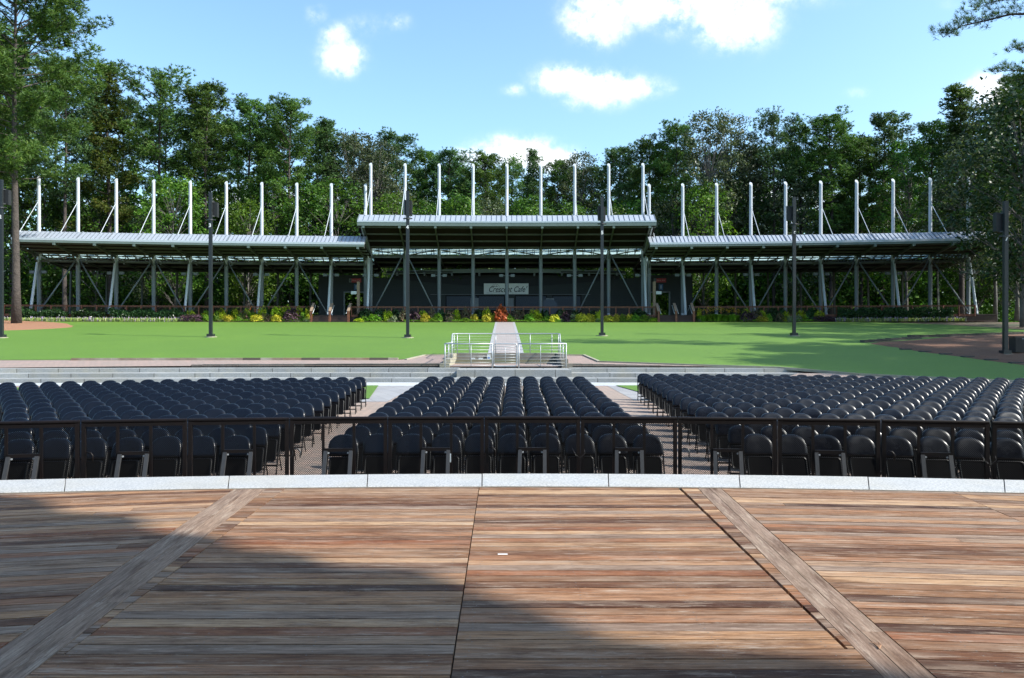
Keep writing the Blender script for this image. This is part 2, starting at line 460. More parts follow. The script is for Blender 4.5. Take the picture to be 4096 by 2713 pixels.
c = mixc(t, ramp(t, fine, [(.60, (0, 0, 0)), (.78, (.55, .55, .55))]), c, (0.04, 0.024, 0.016))
sc_ = noise(t, mapping(t, vecb, (2.2, 30, 1)), 3.0, 7, .8)
c = mixc(t, ramp(t, sc_, [(.58, (0, 0, 0)), (.70, (.75, .75, .75))]), c, (0.42, 0.36, 0.30))
blot = noise(t, mapping(t, vecb, (1.1, 4.5, 1)), 1.6, 7, .75)
c = mixc(t, ramp(t, blot, [(.36, (.8, .8, .8)), (.50, (0, 0, 0))]), c, mixc(t, 1.0, c, (.45, .36, .30), 'MULTIPLY'))
wear = noise(t, mapping(t, vecb, (.9, 9, 1)), 2.3, 8, .8)
c = mixc(t, ramp(t, wear, [(.54, (0, 0, 0)), (.66, (.65, .65, .65))]), c, (0.42, 0.345, 0.272))
st_ = noise(t, tc.outputs['Object'], 0.8, 5, .6)
c = mixc(t, ramp(t, st_, [(.55, (0, 0, 0)), (.8, (.45, .45, .45))]), c, mixc(t, 1.0, c, (.62, .5, .42), 'MULTIPLY'))
hs = N(t, 'ShaderNodeHueSaturation'); hs.inputs['Saturation'].default_value = .98; hs.inputs['Value'].default_value = 1.08; t.links.new(c, hs.inputs['Color'])
t.links.new(hs.outputs[0], p.inputs['Base Color'])
t.links.new(ramp(t, gy, [(.3, (.46, .46, .46)), (.7, (.7, .7, .7))]), p.inputs['Roughness'])
p.inputs['Specular IOR Level'].default_value = 0.12
bumpn(t, p, M(t, 'ADD', gr, M(t, 'MULTIPLY', fine, .5)), .35, .003)

# standing seam roof sheet: thin lines come from real ribs; sheet itself slightly streaked
MT['roof'] = mat("roof_metal", (0.33, 0.36, 0.41), 0.42, 0.15, noise=(0.8, (0.28, 0.31, 0.355), 5, .8))
MT['seam'] = mat("roof_seam_metal", (0.15, 0.17, 0.19), 0.5, 0.2)
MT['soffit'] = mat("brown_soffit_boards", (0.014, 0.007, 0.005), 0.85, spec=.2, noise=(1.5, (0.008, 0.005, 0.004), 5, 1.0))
# siding: horizontal lap boards
m, t, p, tc = bare("dark_green_siding"); MT['siding'] = m
sx = N(t, 'ShaderNodeSeparateXYZ'); t.links.new(tc.outputs['Object'], sx.inputs[0])
fr = M(t, 'FRACT', M(t, 'DIVIDE', sx.outputs[2], 0.2))
c = mixc(t, ramp(t, fr, [(0, (1, 1, 1)), (.1, (1, 1, 1)), (.14, (0, 0, 0))]), (0.018, 0.026, 0.027), (0.010, 0.014, 0.015))
t.links.new(c, p.inputs['Base Color']); setin(p, Roughness=0.7)
bumpn(t, p, fr, .5, .02)
MT['recess'] = mat("shade_dark_recess_wall", (0.008, 0.011, 0.016), 0.7)  # near-black colour stands in for the shade in the recess under the cafe roof
# perforated sheet
m, t, p, tc = bare("perforated_black_sheet"); MT['perf'] = m
m.use_nodes = True
setin(p, Roughness=0.5, Metallic=0.2); p.inputs['Base Color'].default_value = (0.004, 0.004, 0.004, 1); p.inputs['Specular IOR Level'].default_value = .15
vo = N(t, 'ShaderNodeTexVoronoi', feature='F1', distance='EUCLIDEAN'); setin(vo, Scale=62.0, Randomness=0.0)
t.links.new(mapping(t, tc.outputs['Object'], (1, 0, 1), (0, radians(45), 0)), vo.inputs['Vector'])
a = M(t, 'GREATER_THAN', vo.outputs['Distance'], 0.375)
t.links.new(a, p.inputs['Alpha'])

# foliage
MT['pine'] = leaf_mat("pine_needles", (0.038, 0.088, 0.022), (0.080, 0.155, 0.034), (0.135, 0.20, 0.040), .30, .5, .3)
MT['pineY'] = leaf_mat("yellowing_pine_needles", (0.042, 0.085, 0.018), (0.095, 0.140, 0.026), (0.17, 0.15, 0.035), .32, .5, .3)
MT['pineB'] = leaf_mat("blue_green_needles", (0.034, 0.082, 0.034), (0.070, 0.138, 0.050), (0.115, 0.18, 0.068), .28, .5, .3)
MT['decid'] = leaf_mat("broad_leaves", (0.026, 0.076, 0.014), (0.064, 0.145, 0.022), (0.12, 0.21, 0.034), .42, .45, .4)
MT['decidShade'] = leaf_mat("shade_darkened_leaves", (0.014, 0.034, 0.010), (0.030, 0.060, 0.018), (0.075, 0.10, 0.04), .22, .4, .4)  # leaf colour darkened to put shade into the right-edge crowns
MT['decidL'] = leaf_mat("bright_broad_leaves", (0.045, 0.11, 0.016), (0.095, 0.185, 0.026), (0.16, 0.25, 0.04), .45, .45, .4)
MT['decidG'] = leaf_mat("grey_green_leaves", (0.036, 0.060, 0.030), (0.080, 0.110, 0.062), (0.15, 0.17, 0.11), .35, .4, .4)
MT['sh_gold'] = leaf_mat("golden_leaves", (0.34, 0.36, 0.03), (0.58, 0.54, 0.06), (0.70, 0.60, 0.12), .35, .5, 3)
MT['sh_lime'] = leaf_mat("lime_leaves", (0.24, 0.36, 0.02), (0.46, 0.56, 0.04), (0.62, 0.64, 0.06), .4, .5, 3)
MT['sh_green'] = leaf_mat("mid_green_leaves", (0.08, 0.20, 0.02), (0.16, 0.31, 0.03), (0.26, 0.40, 0.05), .35, .5, 3)
MT['sh_dark'] = leaf_mat("dark_green_leaves", (0.012, 0.038, 0.012), (0.028, 0.066, 0.022), (0.06, 0.10, 0.045), .2, .3, 3)
MT['sh_purple'] = leaf_mat("purple_leaves", (0.045, 0.022, 0.036), (0.09, 0.05, 0.075), (0.16, 0.10, 0.14), .2, .5, 3)
MT['sh_red'] = leaf_mat("coppery_leaves", (0.24, 0.05, 0.02), (0.42, 0.10, 0.04), (0.55, 0.2, 0.08), .35, .5, 3)
MT['sh_silver'] = leaf_mat("silvery_leaves", (0.14, 0.20, 0.11), (0.24, 0.30, 0.19), (0.42, 0.44, 0.34), .3, .5, 3)
MT['sh_rose'] = leaf_mat("bronze_green_leaves", (0.07, 0.08, 0.045), (0.13, 0.12, 0.075), (0.28, 0.13, 0.12), .3, .5, 3)
MT['fl_yel'] = mat("yellow_petals", (0.75, 0.50, 0.02), 0.6)
MT['fl_ora'] = mat("orange_petals", (0.75, 0.24, 0.02), 0.6)
MT['fl_lil'] = mat("lilac_petals", (0.36, 0.27, 0.42), 0.7)
MT['fl_pink'] = mat("pale_pink_petals", (0.55, 0.34, 0.30), 0.7)

# ------------------------------------------------------------------ terrain functions (rel = relative to the eye)
KP = 0.0020
def interp(x, tab):
    if x <= tab[0][0]: return tab[0][1]
    for (a, b), (c, d) in zip(tab, tab[1:]):
        if x <= c: return b + (d - b) * (x - a) / (c - a)
    return tab[-1][1]
def pit(X, Y):
    return interp(Y, [(9, -2.36), (11.6, -2.34), (23.8, -2.10), (35, -2.08)])
def slope(X, Y):
    ye = Y + (KP * min(X * X, 2600)) * max(0, min(1, (Y - 48) / 20))
    z = interp(ye, [(20, -3.07), (37.5, -1.5), (42, -1.09), (44, -.92), (46, -.76), (54, -.18), (57, .03), (79, 1.36), (81, 1.45), (400, 1.6)])
    return z
def rel(z): return z + EYE
def gz(X, Y):                        # walkable surface height
    if Y < 36 and X < 12.2: return pit(X, Y)
    if X >= 12.2 and Y < 37.5: return max(pit(X, Y), slope(X, Y))
    return slope(X, Y)

def sheet(name, x0, x1, nx, near, far, ny, zf, m, kind='structure', parent=None):
    b = MB()
    for i in range(nx + 1):
        X = x0 + (x1 - x0) * i / nx
        a, c_ = near(X), far(X)
        for j in range(ny + 1):
            Y = a + (c_ - a) * j / ny
            b.v.append((X, Y, rel(zf(X, Y))))
    for i in range(nx):
        for j in range(ny):
            q = i * (ny + 1) + j
            b.f.append((q, q + ny + 1, q + ny + 2, q + 1)); b.m.append(0)
    o = b.build(name, m, parent, smooth=True)
    if kind: o["kind"] = kind
    return o
# ground: one big sheet below everything
def ground_z(X, Y):
    if Y < 30: return -2.62
    if Y < 42 and X < 14: return -2.5 if Y < 36 else max(-2.5, slope(X, Y) - 0.55)
    if abs(X) > 70: return slope(70, Y) - .06
    base = slope(X, Y) - .06 if Y > 44 else slope(X, Y) - .25
    return max(-2.62, base)
ys = [-60, -20, 0, 10, 20, 30] + [30 + i for i in range(1, 60)] + [92, 96, 100, 110, 130, 160, 220, 400, 800]
xs = [-600, -250, -120, -90] + [-80 + 2 * i for i in range(81)] + [90, 120, 250, 600]
b = MB()
for X in xs:
    for Y in ys: b.v.append((X, Y, rel(ground_z(X, Y))))
n_ = len(ys)
for i in range(len(xs) - 1):
    for j in range(n_ - 1):
        q = i * n_ + j
        b.f.append((q, q + n_, q + n_ + 1, q + 1)); b.m.append(0)
b.build("ground", MT['floor'], smooth=True)["kind"] = 'structure'

# seating floor: pink pavers, slabs and grass strips
sheet("seating_floor", -45, 45, 90, lambda X: 6.0, lambda X: 35.6, 60, lambda X, Y: pit(X, Y) if X < 12.2 else max(pit(X, Y), slope(X, Y) - .01), MT['pink'])
sheet("slab_strip", -45, 14.5, 60, lambda X: 32.75, lambda X: 35.6, 2, lambda X, Y: pit(X, Y) + .008, MT['slab'])
sheet("paving_border", -7.7, -4.0, 8, lambda X: 25.0, lambda X: 32.75, 8, lambda X, Y: pit(X, Y) + .006, MT['greypave'])
sheet("paving_border", 4.0, 6.6, 8, lambda X: 25.4, lambda X: 32.75, 8, lambda X, Y: pit(X, Y) + .006, MT['greypave'])
def grass_strip(sgn, xa, xb):
    b = MB()
    # slanted inner end, follows the chair block
    pts = []
    n = 14
    for j in range(n + 1):
        Y = 26.0 + (32.8 - 26.0) * j / n
        xin = (4.75 + (Y - 26) * .125) if sgn < 0 else (4.35 + (32.8 - Y) * .10)
        for k in range(13):
            X = sgn * (xin + (34 - xin) * k / 12)
            b.v.append((X, Y - .0035 * X * X + (0.08 if abs(X) < 6 else 0), rel(pit(X, Y) + .03)))
    for j in range(n):
        for k in range(12):
            q = j * 13 + k
            f = (q, q + 1, q + 14, q + 13)
            b.f.append(f if sgn > 0 else tuple(reversed(f))); b.m.append(0)
    b.build("lawn_strip", MT['turf'])["kind"] = 'structure'
grass_strip(-1, 0, 0); grass_strip(1, 0, 0)

# granite steps ------------------------------------------------
def ystep(X): return 35.1 - .0034 * max(0, abs(X + 6) - 3) ** 2 * (1 if X < 0 else .45)
def swept(name, xa, xb, n, secs, m, joint=None):
    """secs: list of (y offset, z) profile points; swept along X"""
    b = MB()
    k = len(secs)
    for i in range(n + 1):
        X = xa + (xb - xa) * i / n
        for (dy, z) in secs: b.v.append((X, ystep(X) + dy, rel(z)))
    for i in range(n):
        for j in range(k - 1):
            q = i * k + j
            b.f.append((q, q + k, q + k + 1, q + 1)); b.m.append(0)
    b.f.append(tuple(range(k))); b.m.append(0)
    b.f.append(tuple(n * k + j for j in reversed(range(k)))); b.m.append(0)
    return b
RH = .185
prof = [(0, -2.2), (0, -2.08 + RH), (1.1, -2.08 + RH), (1.1, -2.08 + 2 * RH), (2.2, -2.08 + 2 * RH), (2.2, -2.08 + 3 * RH), (3.1, -2.08 + 3 * RH), (3.1, -2.7)]
swept("steps", -46, -2.55, 60, prof, 0).build("steps", MT['granite'])["kind"] = 'structure'
swept("steps", 2.75, 13.5, 20, prof, 0).build("steps", MT['granite'])["kind"] = 'structure'
profc = [(-.75, -2.2), (-.75, -2.08 + RH * 1.15), (.8, -2.08 + RH * 1.15), (.8, -2.08 + 3 * RH - .02), (3.1, -2.08 + 3 * RH - .02), (3.1, -2.7)]
swept("steps", -2.54, 2.74, 6, profc, 0).build("steps", MT['granite'])["kind"] = 'structure'

# plaza paving above the steps
def near_lawn(X):
    if X < -5.46: return 40.5 - .002 * (X + 6) ** 2 * .3
    return interp(X, [(-5.46, 40.5), (-4.7, 42.6), (-3.42, 42.75), (-3.40, 43.15), (2.75, 43.15), (2.77, 42.5), (3.9, 42.4), (4.4, 39.6), (12.7, 37.3), (15.5, 35.0), (20, 33.2), (24, 32.3), (32, 31.2), (60, 29)])
def plaza_z(X, Y): return slope(X, Y) + .012
sheet("plaza_paving", -46, -3.35, 90, lambda X: ystep(X) + 3.05, lambda X: near_lawn(X) + .2, 10, plaza_z, MT['pink2'])
sheet("plaza_paving", 2.70, 13.4, 30, lambda X: ystep(X) + 3.05, lambda X: max(near_lawn(X), ystep(X) + 3.1) + .15, 10, plaza_z, MT['pink2'])
sheet("plaza_paving", -3.36, 2.71, 12, lambda X: ystep(X) + 3.05, lambda X: 43.0, 8, lambda X, Y: -1.47 + .003 * (Y - 38), MT['pink2'])
# lawn
def far_lawn(X):
    y = 80.2 - KP * X * X
    if X > 30: y = min(y, interp(X, [(30, 79), (36, 76), (39, 70), (41.5, 60), (42, 58)]))
    return y
sheet("lawn", -75, 41.9, 240, near_lawn, far_lawn, 60, lambda X, Y: gz(X, Y) + .03, MT['turf'])
# edging blocks and low stone kerbs in front of the lawn (left raised block from x -7 to the sound booth, dark blocks)
b = MB()
for i in range(24):
    xa = -16.2 + i * .55
    xb = xa + .545
    if xb > -3.45: break
    y0 = ystep(xa) + 3.12
    za = interp(xa, [(-16.2, -1.49), (-15.6, -1.37), (-3.4, -1.33)])
    b.box(xa, xb, y0, y0 + .35, rel(-1.52), rel(za - .02 * (i % 2) * .2))
b.build("low_block_kerb", MT['blockwall'])["kind"] = 'structure'
b = MB()
for i in range(19):
    xa = 2.85 + i * .55
    y0 = ystep(xa) + 3.12
    b.box(xa, xa + .545, y0, y0 + .35, rel(-1.56), rel(-1.34 - .01 * i))
b.build("low_block_kerb", MT['blockwall'])["kind"] = 'structure'
# timber/stone kerb along the left lawn edge
b = MB()
x = -22.7
i = 0
while x < -6.0:
    w = random.uniform(.9, 1.5)
    y0 = near_lawn(x) - .16
    b.box(x, min(x + w - .01, -5.9), y0, y0 + .22, rel(slope(x, y0) - .1), rel(slope(x, y0) + .13), i % 3 if x > -15 else 0)
    x += w; i += 1
ok = b.build("lawn_kerb", [mat("pale_kerb_stone", (0.34, 0.31, 0.26), .85, noise=(1.2, (0.16, 0.10, 0.06), 5, 1)), mat("stained_kerb_stone", (0.20, 0.12, 0.075), .85, noise=(3, (0.34, .28, .2), 5, .8)), mat("dark_kerb_stone", (0.09, 0.075, 0.06), .9)])
ok["kind"] = 'structure'
b = MB()
pts = [(2.8, 42.42), (3.9, 42.3), (4.4, 39.5), (8.5, 38.3), (12.7, 37.2), (15.5, 34.9), (20, 33.1), (24, 32.2), (32, 31.1)]
for (xa, ya), (xb, yb) in zip(pts, pts[1:]):
    b.beam((xa, ya, rel(gz(xa, ya) + .02)), (xb, yb, rel(gz(xb, yb) + .02)), .14, .12)
pts = [(-5.5, 40.42), (-4.72, 42.5), (-3.45, 42.62)]
for (xa, ya), (xb, yb) in zip(pts, pts[1:]):
    b.beam((xa, ya, rel(gz(xa, ya) + .01)), (xb, yb, rel(gz(xb, yb) + .01)), .14, .10)
b.build("lawn_kerb", MT['limestone'])["kind"] = 'structure'
# central walk
def wx(X): return X
b = MB()
for (xa, xb, mi, dz) in ((-.98, .56, 0, .045), (-1.2, -.98, 1, .05), (.56, .78, 1, .05)):
    n = 40
    base = len(b.v)
    for j in range(n + 1):
        Y = 43.2 + (80.4 - 43.2) * j / n
        sk = -.25 + (Y - 43.2) / 37 * -.38 + .12
        for X in (xa + sk, xb + sk): b.v.append((X, Y, rel(slope(0, Y) + dz)))
    for j in range(n):
        q = base + 2 * j
        b.f.append((q, q + 1, q + 3, q + 2)); b.m.append(mi)
b.build("path", [MT['walk'], mat("grey_path_border", (0.30, 0.31, 0.32), .85, noise=(4, (.22, .22, .23), 4, .8))])["kind"] = 'structure'

# pine-straw ring round the big pine on the left, mulch bed on the right, planting beds
def blob(name, pts, zf, dz, m):
    cx = sum(p[0] for p in pts) / len(pts); cy = sum(p[1] for p in pts) / len(pts)
    b = MB()
    R, S = 10, 6
    # smooth closed outline
    out = []
    n = len(pts)
    for i in range(n):
        p0, p1, p2, p3 = pts[i - 1], pts[i], pts[(i + 1) % n], pts[(i + 2) % n]
        for s in range(S):
            u = s / S
            f = lambda a, b_, c_, d: .5 * (2 * b_ + (c_ - a) * u + (2 * a - 5 * b_ + 4 * c_ - d) * u * u + (3 * b_ - a - 3 * c_ + d) * u ** 3)
            out.append((f(p0[0], p1[0], p2[0], p3[0]) + random.uniform(-.06, .06), f(p0[1], p1[1], p2[1], p3[1]) + random.uniform(-.06, .06)))
    b.v.append((cx, cy, rel(zf(cx, cy) + dz)))
    for r_ in range(1, R + 1):
        for (x, y) in out:
            X, Y = cx + (x - cx) * r_ / R, cy + (y - cy) * r_ / R
            b.v.append((X, Y, rel(zf(X, Y) + (dz if r_ < R else .0) + (random.uniform(-.02, .03) if r_ < R else 0))))
    k = len(out)
    for i in range(k):
        b.f.append((0, 1 + i, 1 + (i + 1) % k)); b.m.append(0)
    for r_ in range(1, R):
        for i in range(k):
            a_ = 1 + (r_ - 1) * k
            b.f.append((a_ + i, a_ + k + i, a_ + k + (i + 1) % k, a_ + (i + 1) % k)); b.m.append(0)
    o = b.build(name, m, smooth=True)
    o["kind"] = 'structure'
    return o
blob("pine_straw_ground", [(-37, 65.6), (-39.2, 61.5), (-44, 59.8), (-52, 60), (-60, 62), (-64, 70), (-58, 76), (-50, 76.5), (-43, 74), (-38.5, 69)], slope, .09, MT['straw'])
blob("mulch_ground", [(22.7, 50.3), (22.6, 47), (22.9, 43.8), (24.0, 40), (25.6, 36), (29, 32.5), (36, 30.5), (48, 30), (55, 40), (55, 55), (46, 61), (39, 58.5), (31, 55.5), (27.5, 53)], slope, .09, MT['mulch'])
# retaining walls of that bed
def wall_line(name, a, c_, h, n, label):
    b = MB()
    for i in range(n):
        u, v = i / n, (i + 1) / n - .004
        xa, ya = a[0] + (c_[0] - a[0]) * u, a[1] + (c_[1] - a[1]) * u
        xb, yb = a[0] + (c_[0] - a[0]) * v, a[1] + (c_[1] - a[1]) * v
        z0 = rel(slope(xa, ya) - .1)
        zt = rel(slope(xa, ya) + h + random.uniform(-.01, .01))
        b.beam((xa, ya, (z0 + zt) / 2), (xb, yb, (z0 + zt) / 2), .32, zt - z0)
        b.beam((xa, ya, zt + .025), (xb, yb, zt + .025), .38, .05)
    o = b.build(name, MT['stonewall'])
    tag(o, label, "wall")
wall_line("stone_retaining_wall", (22.6, 50.4), (28.0, 53.6), .15, 7, "short low dark stone wall edging the left tip of the mulch bed")
wall_line("stone_retaining_wall", (27.6, 54.3), (38.5, 57.2), .17, 14, "long low dark stone wall between the lawn and the mulch bed")
# flat edging stones along the lower lawn edge of the mulch bed
b = MB()
for i in range(8):
    u = (i + .3) / 8
    x0, y0 = 22.8 + 3.5 * u, 45.8 - 10.5 * u
    b.box(x0 - .35, x0 + .25, y0 - .15, y0 + .15, rel(slope(x0, y0) - .05), rel(slope(x0, y0) + .10))
b.build("edging_stone_kerb", MT['stonewall'])["kind"] = 'structure'

# planting bed mulch along the deck front
def bed(x0, x1, deep=1.6):
    sheet("planting_bed_ground", x0, x1, max(6, int((x1 - x0))), lambda X: 80.0 - KP * X * X + .12 * sin(X * 1.7), lambda X: 82.2 - KP * X * X, 4, lambda X, Y: slope(X, Y) + .06, MT['bedm'])
bed(-34.2, -20.9); bed(-16.3, 15.1); bed(18.7, 33.8); bed(-52, -35.2); bed(34.5, 47)

# ------------------------------------------------------------------ stage
SZ = rel(-1.6)
def arc_in(X): return 8.27 - .0125 * X * X
def arc_out(X): return 9.03 - .0125 * X * X
def clip(poly, a, b_):
    """keep the part of poly left of the line a->b"""
    out = []
    def side(p): return (b_[0] - a[0]) * (p[1] - a[1]) - (b_[1] - a[1]) * (p[0] - a[0])
    for i in range(len(poly)):
        p, q = poly[i], poly[(i + 1) % len(poly)]
        sp, sq = side(p), side(q)
        if sp >= 0: out.append(p)
        if (sp > 0) != (sq > 0) and abs(sp - sq) > 1e-12:
            u = sp / (sp - sq)
            out.append((p[0] + (q[0] - p[0]) * u, p[1] + (q[1] - p[1]) * u))
    return out
def clip_poly(poly, region):
    for i in range(len(region)):
        poly = clip(poly, region[i], region[(i + 1) % len(region)])
        if len(poly) < 3: return []
    return poly
stage = MB(); rn, bco = [], []
def boards(region, ang, w, seed, rng=(0, 1), gap=.0085, joint_len=3.2, joints=True, phase=0.0):
    rr = random.Random(seed)
    ca, sa = cos(ang), sin(ang)
    us = [(x * ca + y * sa, -x * sa + y * ca) for x, y in region]
    u0, u1 = min(p[0] for p in us), max(p[0] for p in us)
    v0, v1 = min(p[1] for p in us), max(p[1] for p in us)
    v = floor(v0 / w) * w + (phase - 1) * w
    while v < v1:
        cuts = [u0 - .1]
        if joints:
            u = u0 - rr.uniform(0, joint_len)
            while u < u1:
                u += rr.uniform(joint_len * .7, joint_len * 1.3)
                if u0 + .4 < u < u1 - .4: cuts.append(u)
        cuts.append(u1 + .1)
        for ua, ub in zip(cuts, cuts[1:]):
            quad = [(ua + gap * .3, v + gap / 2), (ub - gap * .3, v + gap / 2), (ub - gap * .3, v + w - gap / 2), (ua + gap * .3, v + w - gap / 2)]
            q = [(a * ca - b_ * sa, a * sa + b_ * ca) for a, b_ in quad]
            pl = clip_poly(q, region)
            if len(pl) < 3: continue
            k = len(pl)
            dz = rr.uniform(-.0012, .0012)
            base = len(stage.v)
            r_ = rng[0] + (rng[1] - rng[0]) * rr.random()
            off = rr.uniform(0, 50)
            for zz in (SZ + dz, SZ - .025):
                for (x, y) in pl:
                    stage.v.append((x, y, zz)); rn.append(r_)
                    a, b_ = x * ca + y * sa, -x * sa + y * ca
                    bco.extend((a + off, b_ - v + off * 3, off))
            stage.f.append(tuple(base + i for i in range(k))); stage.m.append(0)
            for i in range(k):
                j = (i + 1) % k
                stage.f.append((base + i, base + k + i, base + k + j, base + j)); stage.m.append(0)
        v += w
def under_arc(xa0, xa1, xb0, xb1, y0, top=None):
    """region between the line (xa0 at y0 .. xa1 at y 8.3) and (xb0 .. xb1), below the inner arc; ccw convex"""
    def lx(y, p, q): return p + (q - p) * (y - y0) / (8.3 - y0)
    pts = [(xa0, y0), (xb0, y0)]
    n = 6
    for i in range(n + 1):
        u = 1 - i / n
        X = xa1 + (xb1 - xa1) * u
        pts.append((X, arc_in(X)))
    return pts
Y0 = 1.2
def at(x3, x8): return x3 + (x3 - x8) * (3.65 - Y0) / (8.14 - 3.65)   # extrapolate an edge given X at y=3.65 and at y=8.14 down to Y0
W = .122
def reg(a3, a8, b3, b8): return under_arc(at(a3, a8), a8, at(b3, b8), b8, Y0)
def ln(p3, p8, y): return p3 + (p8 - p3) * (y - 3.65) / (8.14 - 3.65)
YL, YR = (32 + .2) * W, (32 + .7) * W
boards([(ln(-2.243, -2.375, YL), YL), (ln(-.292, -.352, YL), YL)] + under_arc(-2.375, -2.375, -.352, -.352, YL)[2:], 0.0, W, 3, phase=.2, joints=False)      # centre panel, left half
boards([(ln(-2.28, -2.575, Y0), Y0), (ln(-.292, -.352, Y0), Y0), (ln(-.292, -.352, YL), YL), (ln(-2.28, -2.575, YL), YL)], 0.0, W, 4, phase=.2, joints=False)
boards([(ln(-.284, -.344, YR), YR), (1.702, YR)] + under_arc(-.344, -.344, 1.752, 1.752, YR)[2:], 0.0, W, 5, phase=.7, joints=False)                # centre panel, right half
boards([(ln(-.284, -.344, Y0), Y0), (ln(1.74, 1.957, Y0), Y0), (ln(1.74, 1.957, YR), YR), (ln(-.284, -.344, YR), YR)], 0.0, W, 6, phase=.7, joints=False)
boards([(ln(-2.28, -2.575, YL), YL), (ln(-2.248, -2.38, YL) + .0, YL)] + under_arc(-2.575, -2.575, -2.385, -2.385, YL)[2:], 0.0, W, 11, joints=False, phase=.45)
boards([(1.722, YR + .01), (ln(1.74, 1.957, YR), YR + .01)] + under_arc(1.785, 1.785, 1.955, 1.955, YR)[2:], 0.0, W, 13, joints=False, phase=.1)
# diagonal two-board strips
def strip(a3, a8, b3, b8, seed):
    mid3, mid8 = (a3 + b3) / 2, (a8 + b8) / 2
    ang = math.atan2(8.14 - 3.65, a8 - a3)
    for (p3, p8, q3, q8, s, rng) in ((a3, a8, mid3 - .002, mid8 - .002, seed, (.43, .52)), (mid3 + .002, mid8 + .002, b3, b8, seed + 1, (.49, .56))):
        boards(reg(p3, p8, q3, q8), ang - pi, 1.0, s, rng, gap=0, joint_len=3.6, phase=.37)
strip(-2.60, -2.91, -2.285, -2.58, 21)
strip(1.745, 1.962, 1.985, 2.198, 25)
boards(under_arc(-9, -9.5, at(-2.605, -2.916), -2.916, Y0), radians(11), W, 31, joint_len=8)
boards(reg(1.992, 2.204, 4.05, 4.53), radians(-5.0), W, 33, joint_len=8)
boards(under_arc(at(4.056, 4.536), 4.536, 9.0, 9.5, Y0), radians(-9.5), W, 35)
# boards behind the viewer
boards([(-9, -4), (9, -4), (9, Y0 - .006), (-9, Y0 - .006)], 0.0, W, 41)
stage.attr = {'rnd': ('FLOAT', rn), 'bco': ('FLOAT_VECTOR', bco)}
so = stage.build("stage_floor", MT['ipe'])
so["kind"] = 'structure'
# screw heads in pairs along the joists
sc = MB()
rr = random.Random(17)
v = 3.2
while v < 8.1:
    for jx in (-5.4, -4.75, -4.1, -3.45, -2.2, -1.62, -1.02, -.42, -.22, .42, 1.05, 1.62, 2.35, 3.0, 3.65, 4.3, 4.7, 5.3):
        for dv in (.028, .094):
            if rr.random() < .15: continue
            x_, y_ = jx + rr.uniform(-.012, .012), v + dv + rr.uniform(-.006, .006)
            if y_ > arc_in(x_) - .04 or abs(x_) > .66 * y_: continue
            r_ = .0045
            sc.add([(x_ + r_ * cos(pi * k / 3), y_ + r_ * sin(pi * k / 3), SZ + .0019) for k in range(6)], [tuple(range(6))], 0)
    v += .122
sc_o = sc.build("deck_screws", mat("dull_screw_head", (.16, .15, .14), .5, .4))
tag(sc_o, "rows of small screw heads in the stage boards", "screws", kind="stuff")
# dark joists/void below the boards
b = MB(); b.box(-9.4, 9.4, -4, 7.1, rel(-2.3), SZ - .03)
b.box(-5.2, 5.2, 7.1, 7.95, rel(-2.3), SZ - .03)
b.build("stage_floor_base", mat("stage_void", (0.008, 0.007, 0.006), .9))["kind"] = 'structure'
# brown trim + granite coping, block by block
rr = random.Random(4)
b = MB()
xs_ = [-9.6, -7.95, -6.5, -4.98, -3.22, -1.66, -.345, 1.11, 2.60, 4.02, 5.45, 6.9, 8.4]
for xa, xb in zip(xs_, xs_[1:]):
    n = 5
    g = .006
    def fan(X, u):            # joints run radially
        return X * (1 - (1 - u) * .075)
    cols = []
    for i in range(n + 1):
        X = (xa + g) + (xb - xa - 2 * g) * i / n
        cols.append(X)
    base = len(b.v)
    dzt = rr.uniform(-.002, .002)
    for X in cols:
        xi, xo = fan(X, 0.0), X
        yi, yo = arc_in(xi) + .03, arc_out(xo)
        b.v.extend([(xi, yi, SZ - .12), (xi, yi, SZ + .004 + dzt), (xi + (xo - xi) * .02, yi + .01, SZ + .012 + dzt), (xo, yo - .012, SZ + .012 + dzt), (xo, yo, SZ + dzt), (xo, yo, SZ - .12)])
    for i in range(n):
        for j in range(5):
            q = base + i * 6 + j
            b.f.append((q, q + 6, q + 7, q + 1)[::-1]); b.m.append(0)
    b.f.append(tuple(base + j for j in range(6))); b.m.append(0)
    b.f.append(tuple(base + n * 6 + j for j in reversed(range(6)))); b.m.append(0)
b.build("stage_coping", MT['coping'])["kind"] = 'structure'
b = MB()
for i in range(40):
    X = -9.4 + 18.8 * i / 40; X2 = -9.4 + 18.8 * (i + 1) / 40
    b.beam((X, arc_in(X) + .012, SZ - .02), (X2, arc_in(X2) + .012, SZ - .02), .022, .05)
    b.beam((X, arc_out(X) - .16, (SZ - .12 + rel(-2.5)) / 2), (X2, arc_out(X2) - .16, (SZ - .12 + rel(-2.5)) / 2), .1, SZ - .12 - rel(-2.5))
b.build("stage_front_wall", MT['conc'])["kind"] = 'structure'
# paper slip and dry pine needles on the boards
b = MB(); b.box(-.036, .036, -.011, .011, 0, .0012)
o = b.build("paper_slip", mat("white_paper", (.8, .8, .78), .7)); o.location = (-.068, 5.72, SZ + .0022)
tag(o, "tiny white paper slip lying on the boards near the middle seam", "paper slip")
b = MB()
for i in range(5):
    a = 1.1 + random.uniform(-.35, .35)
    b.tube([(0, 0, .003), (.045 * cos(a), .045 * sin(a), .006), (.09 * cos(a + .2), .09 * sin(a + .2), .003)], .0016, 5)
o = b.build("dry_pine_needles", mat("dry_needle", (.40, .22, .12), .7)); o.location = (1.875, 3.98, SZ + .003)
tag(o, "small dry bundle of pine needles lying on the right diagonal board strip", "pine needles")

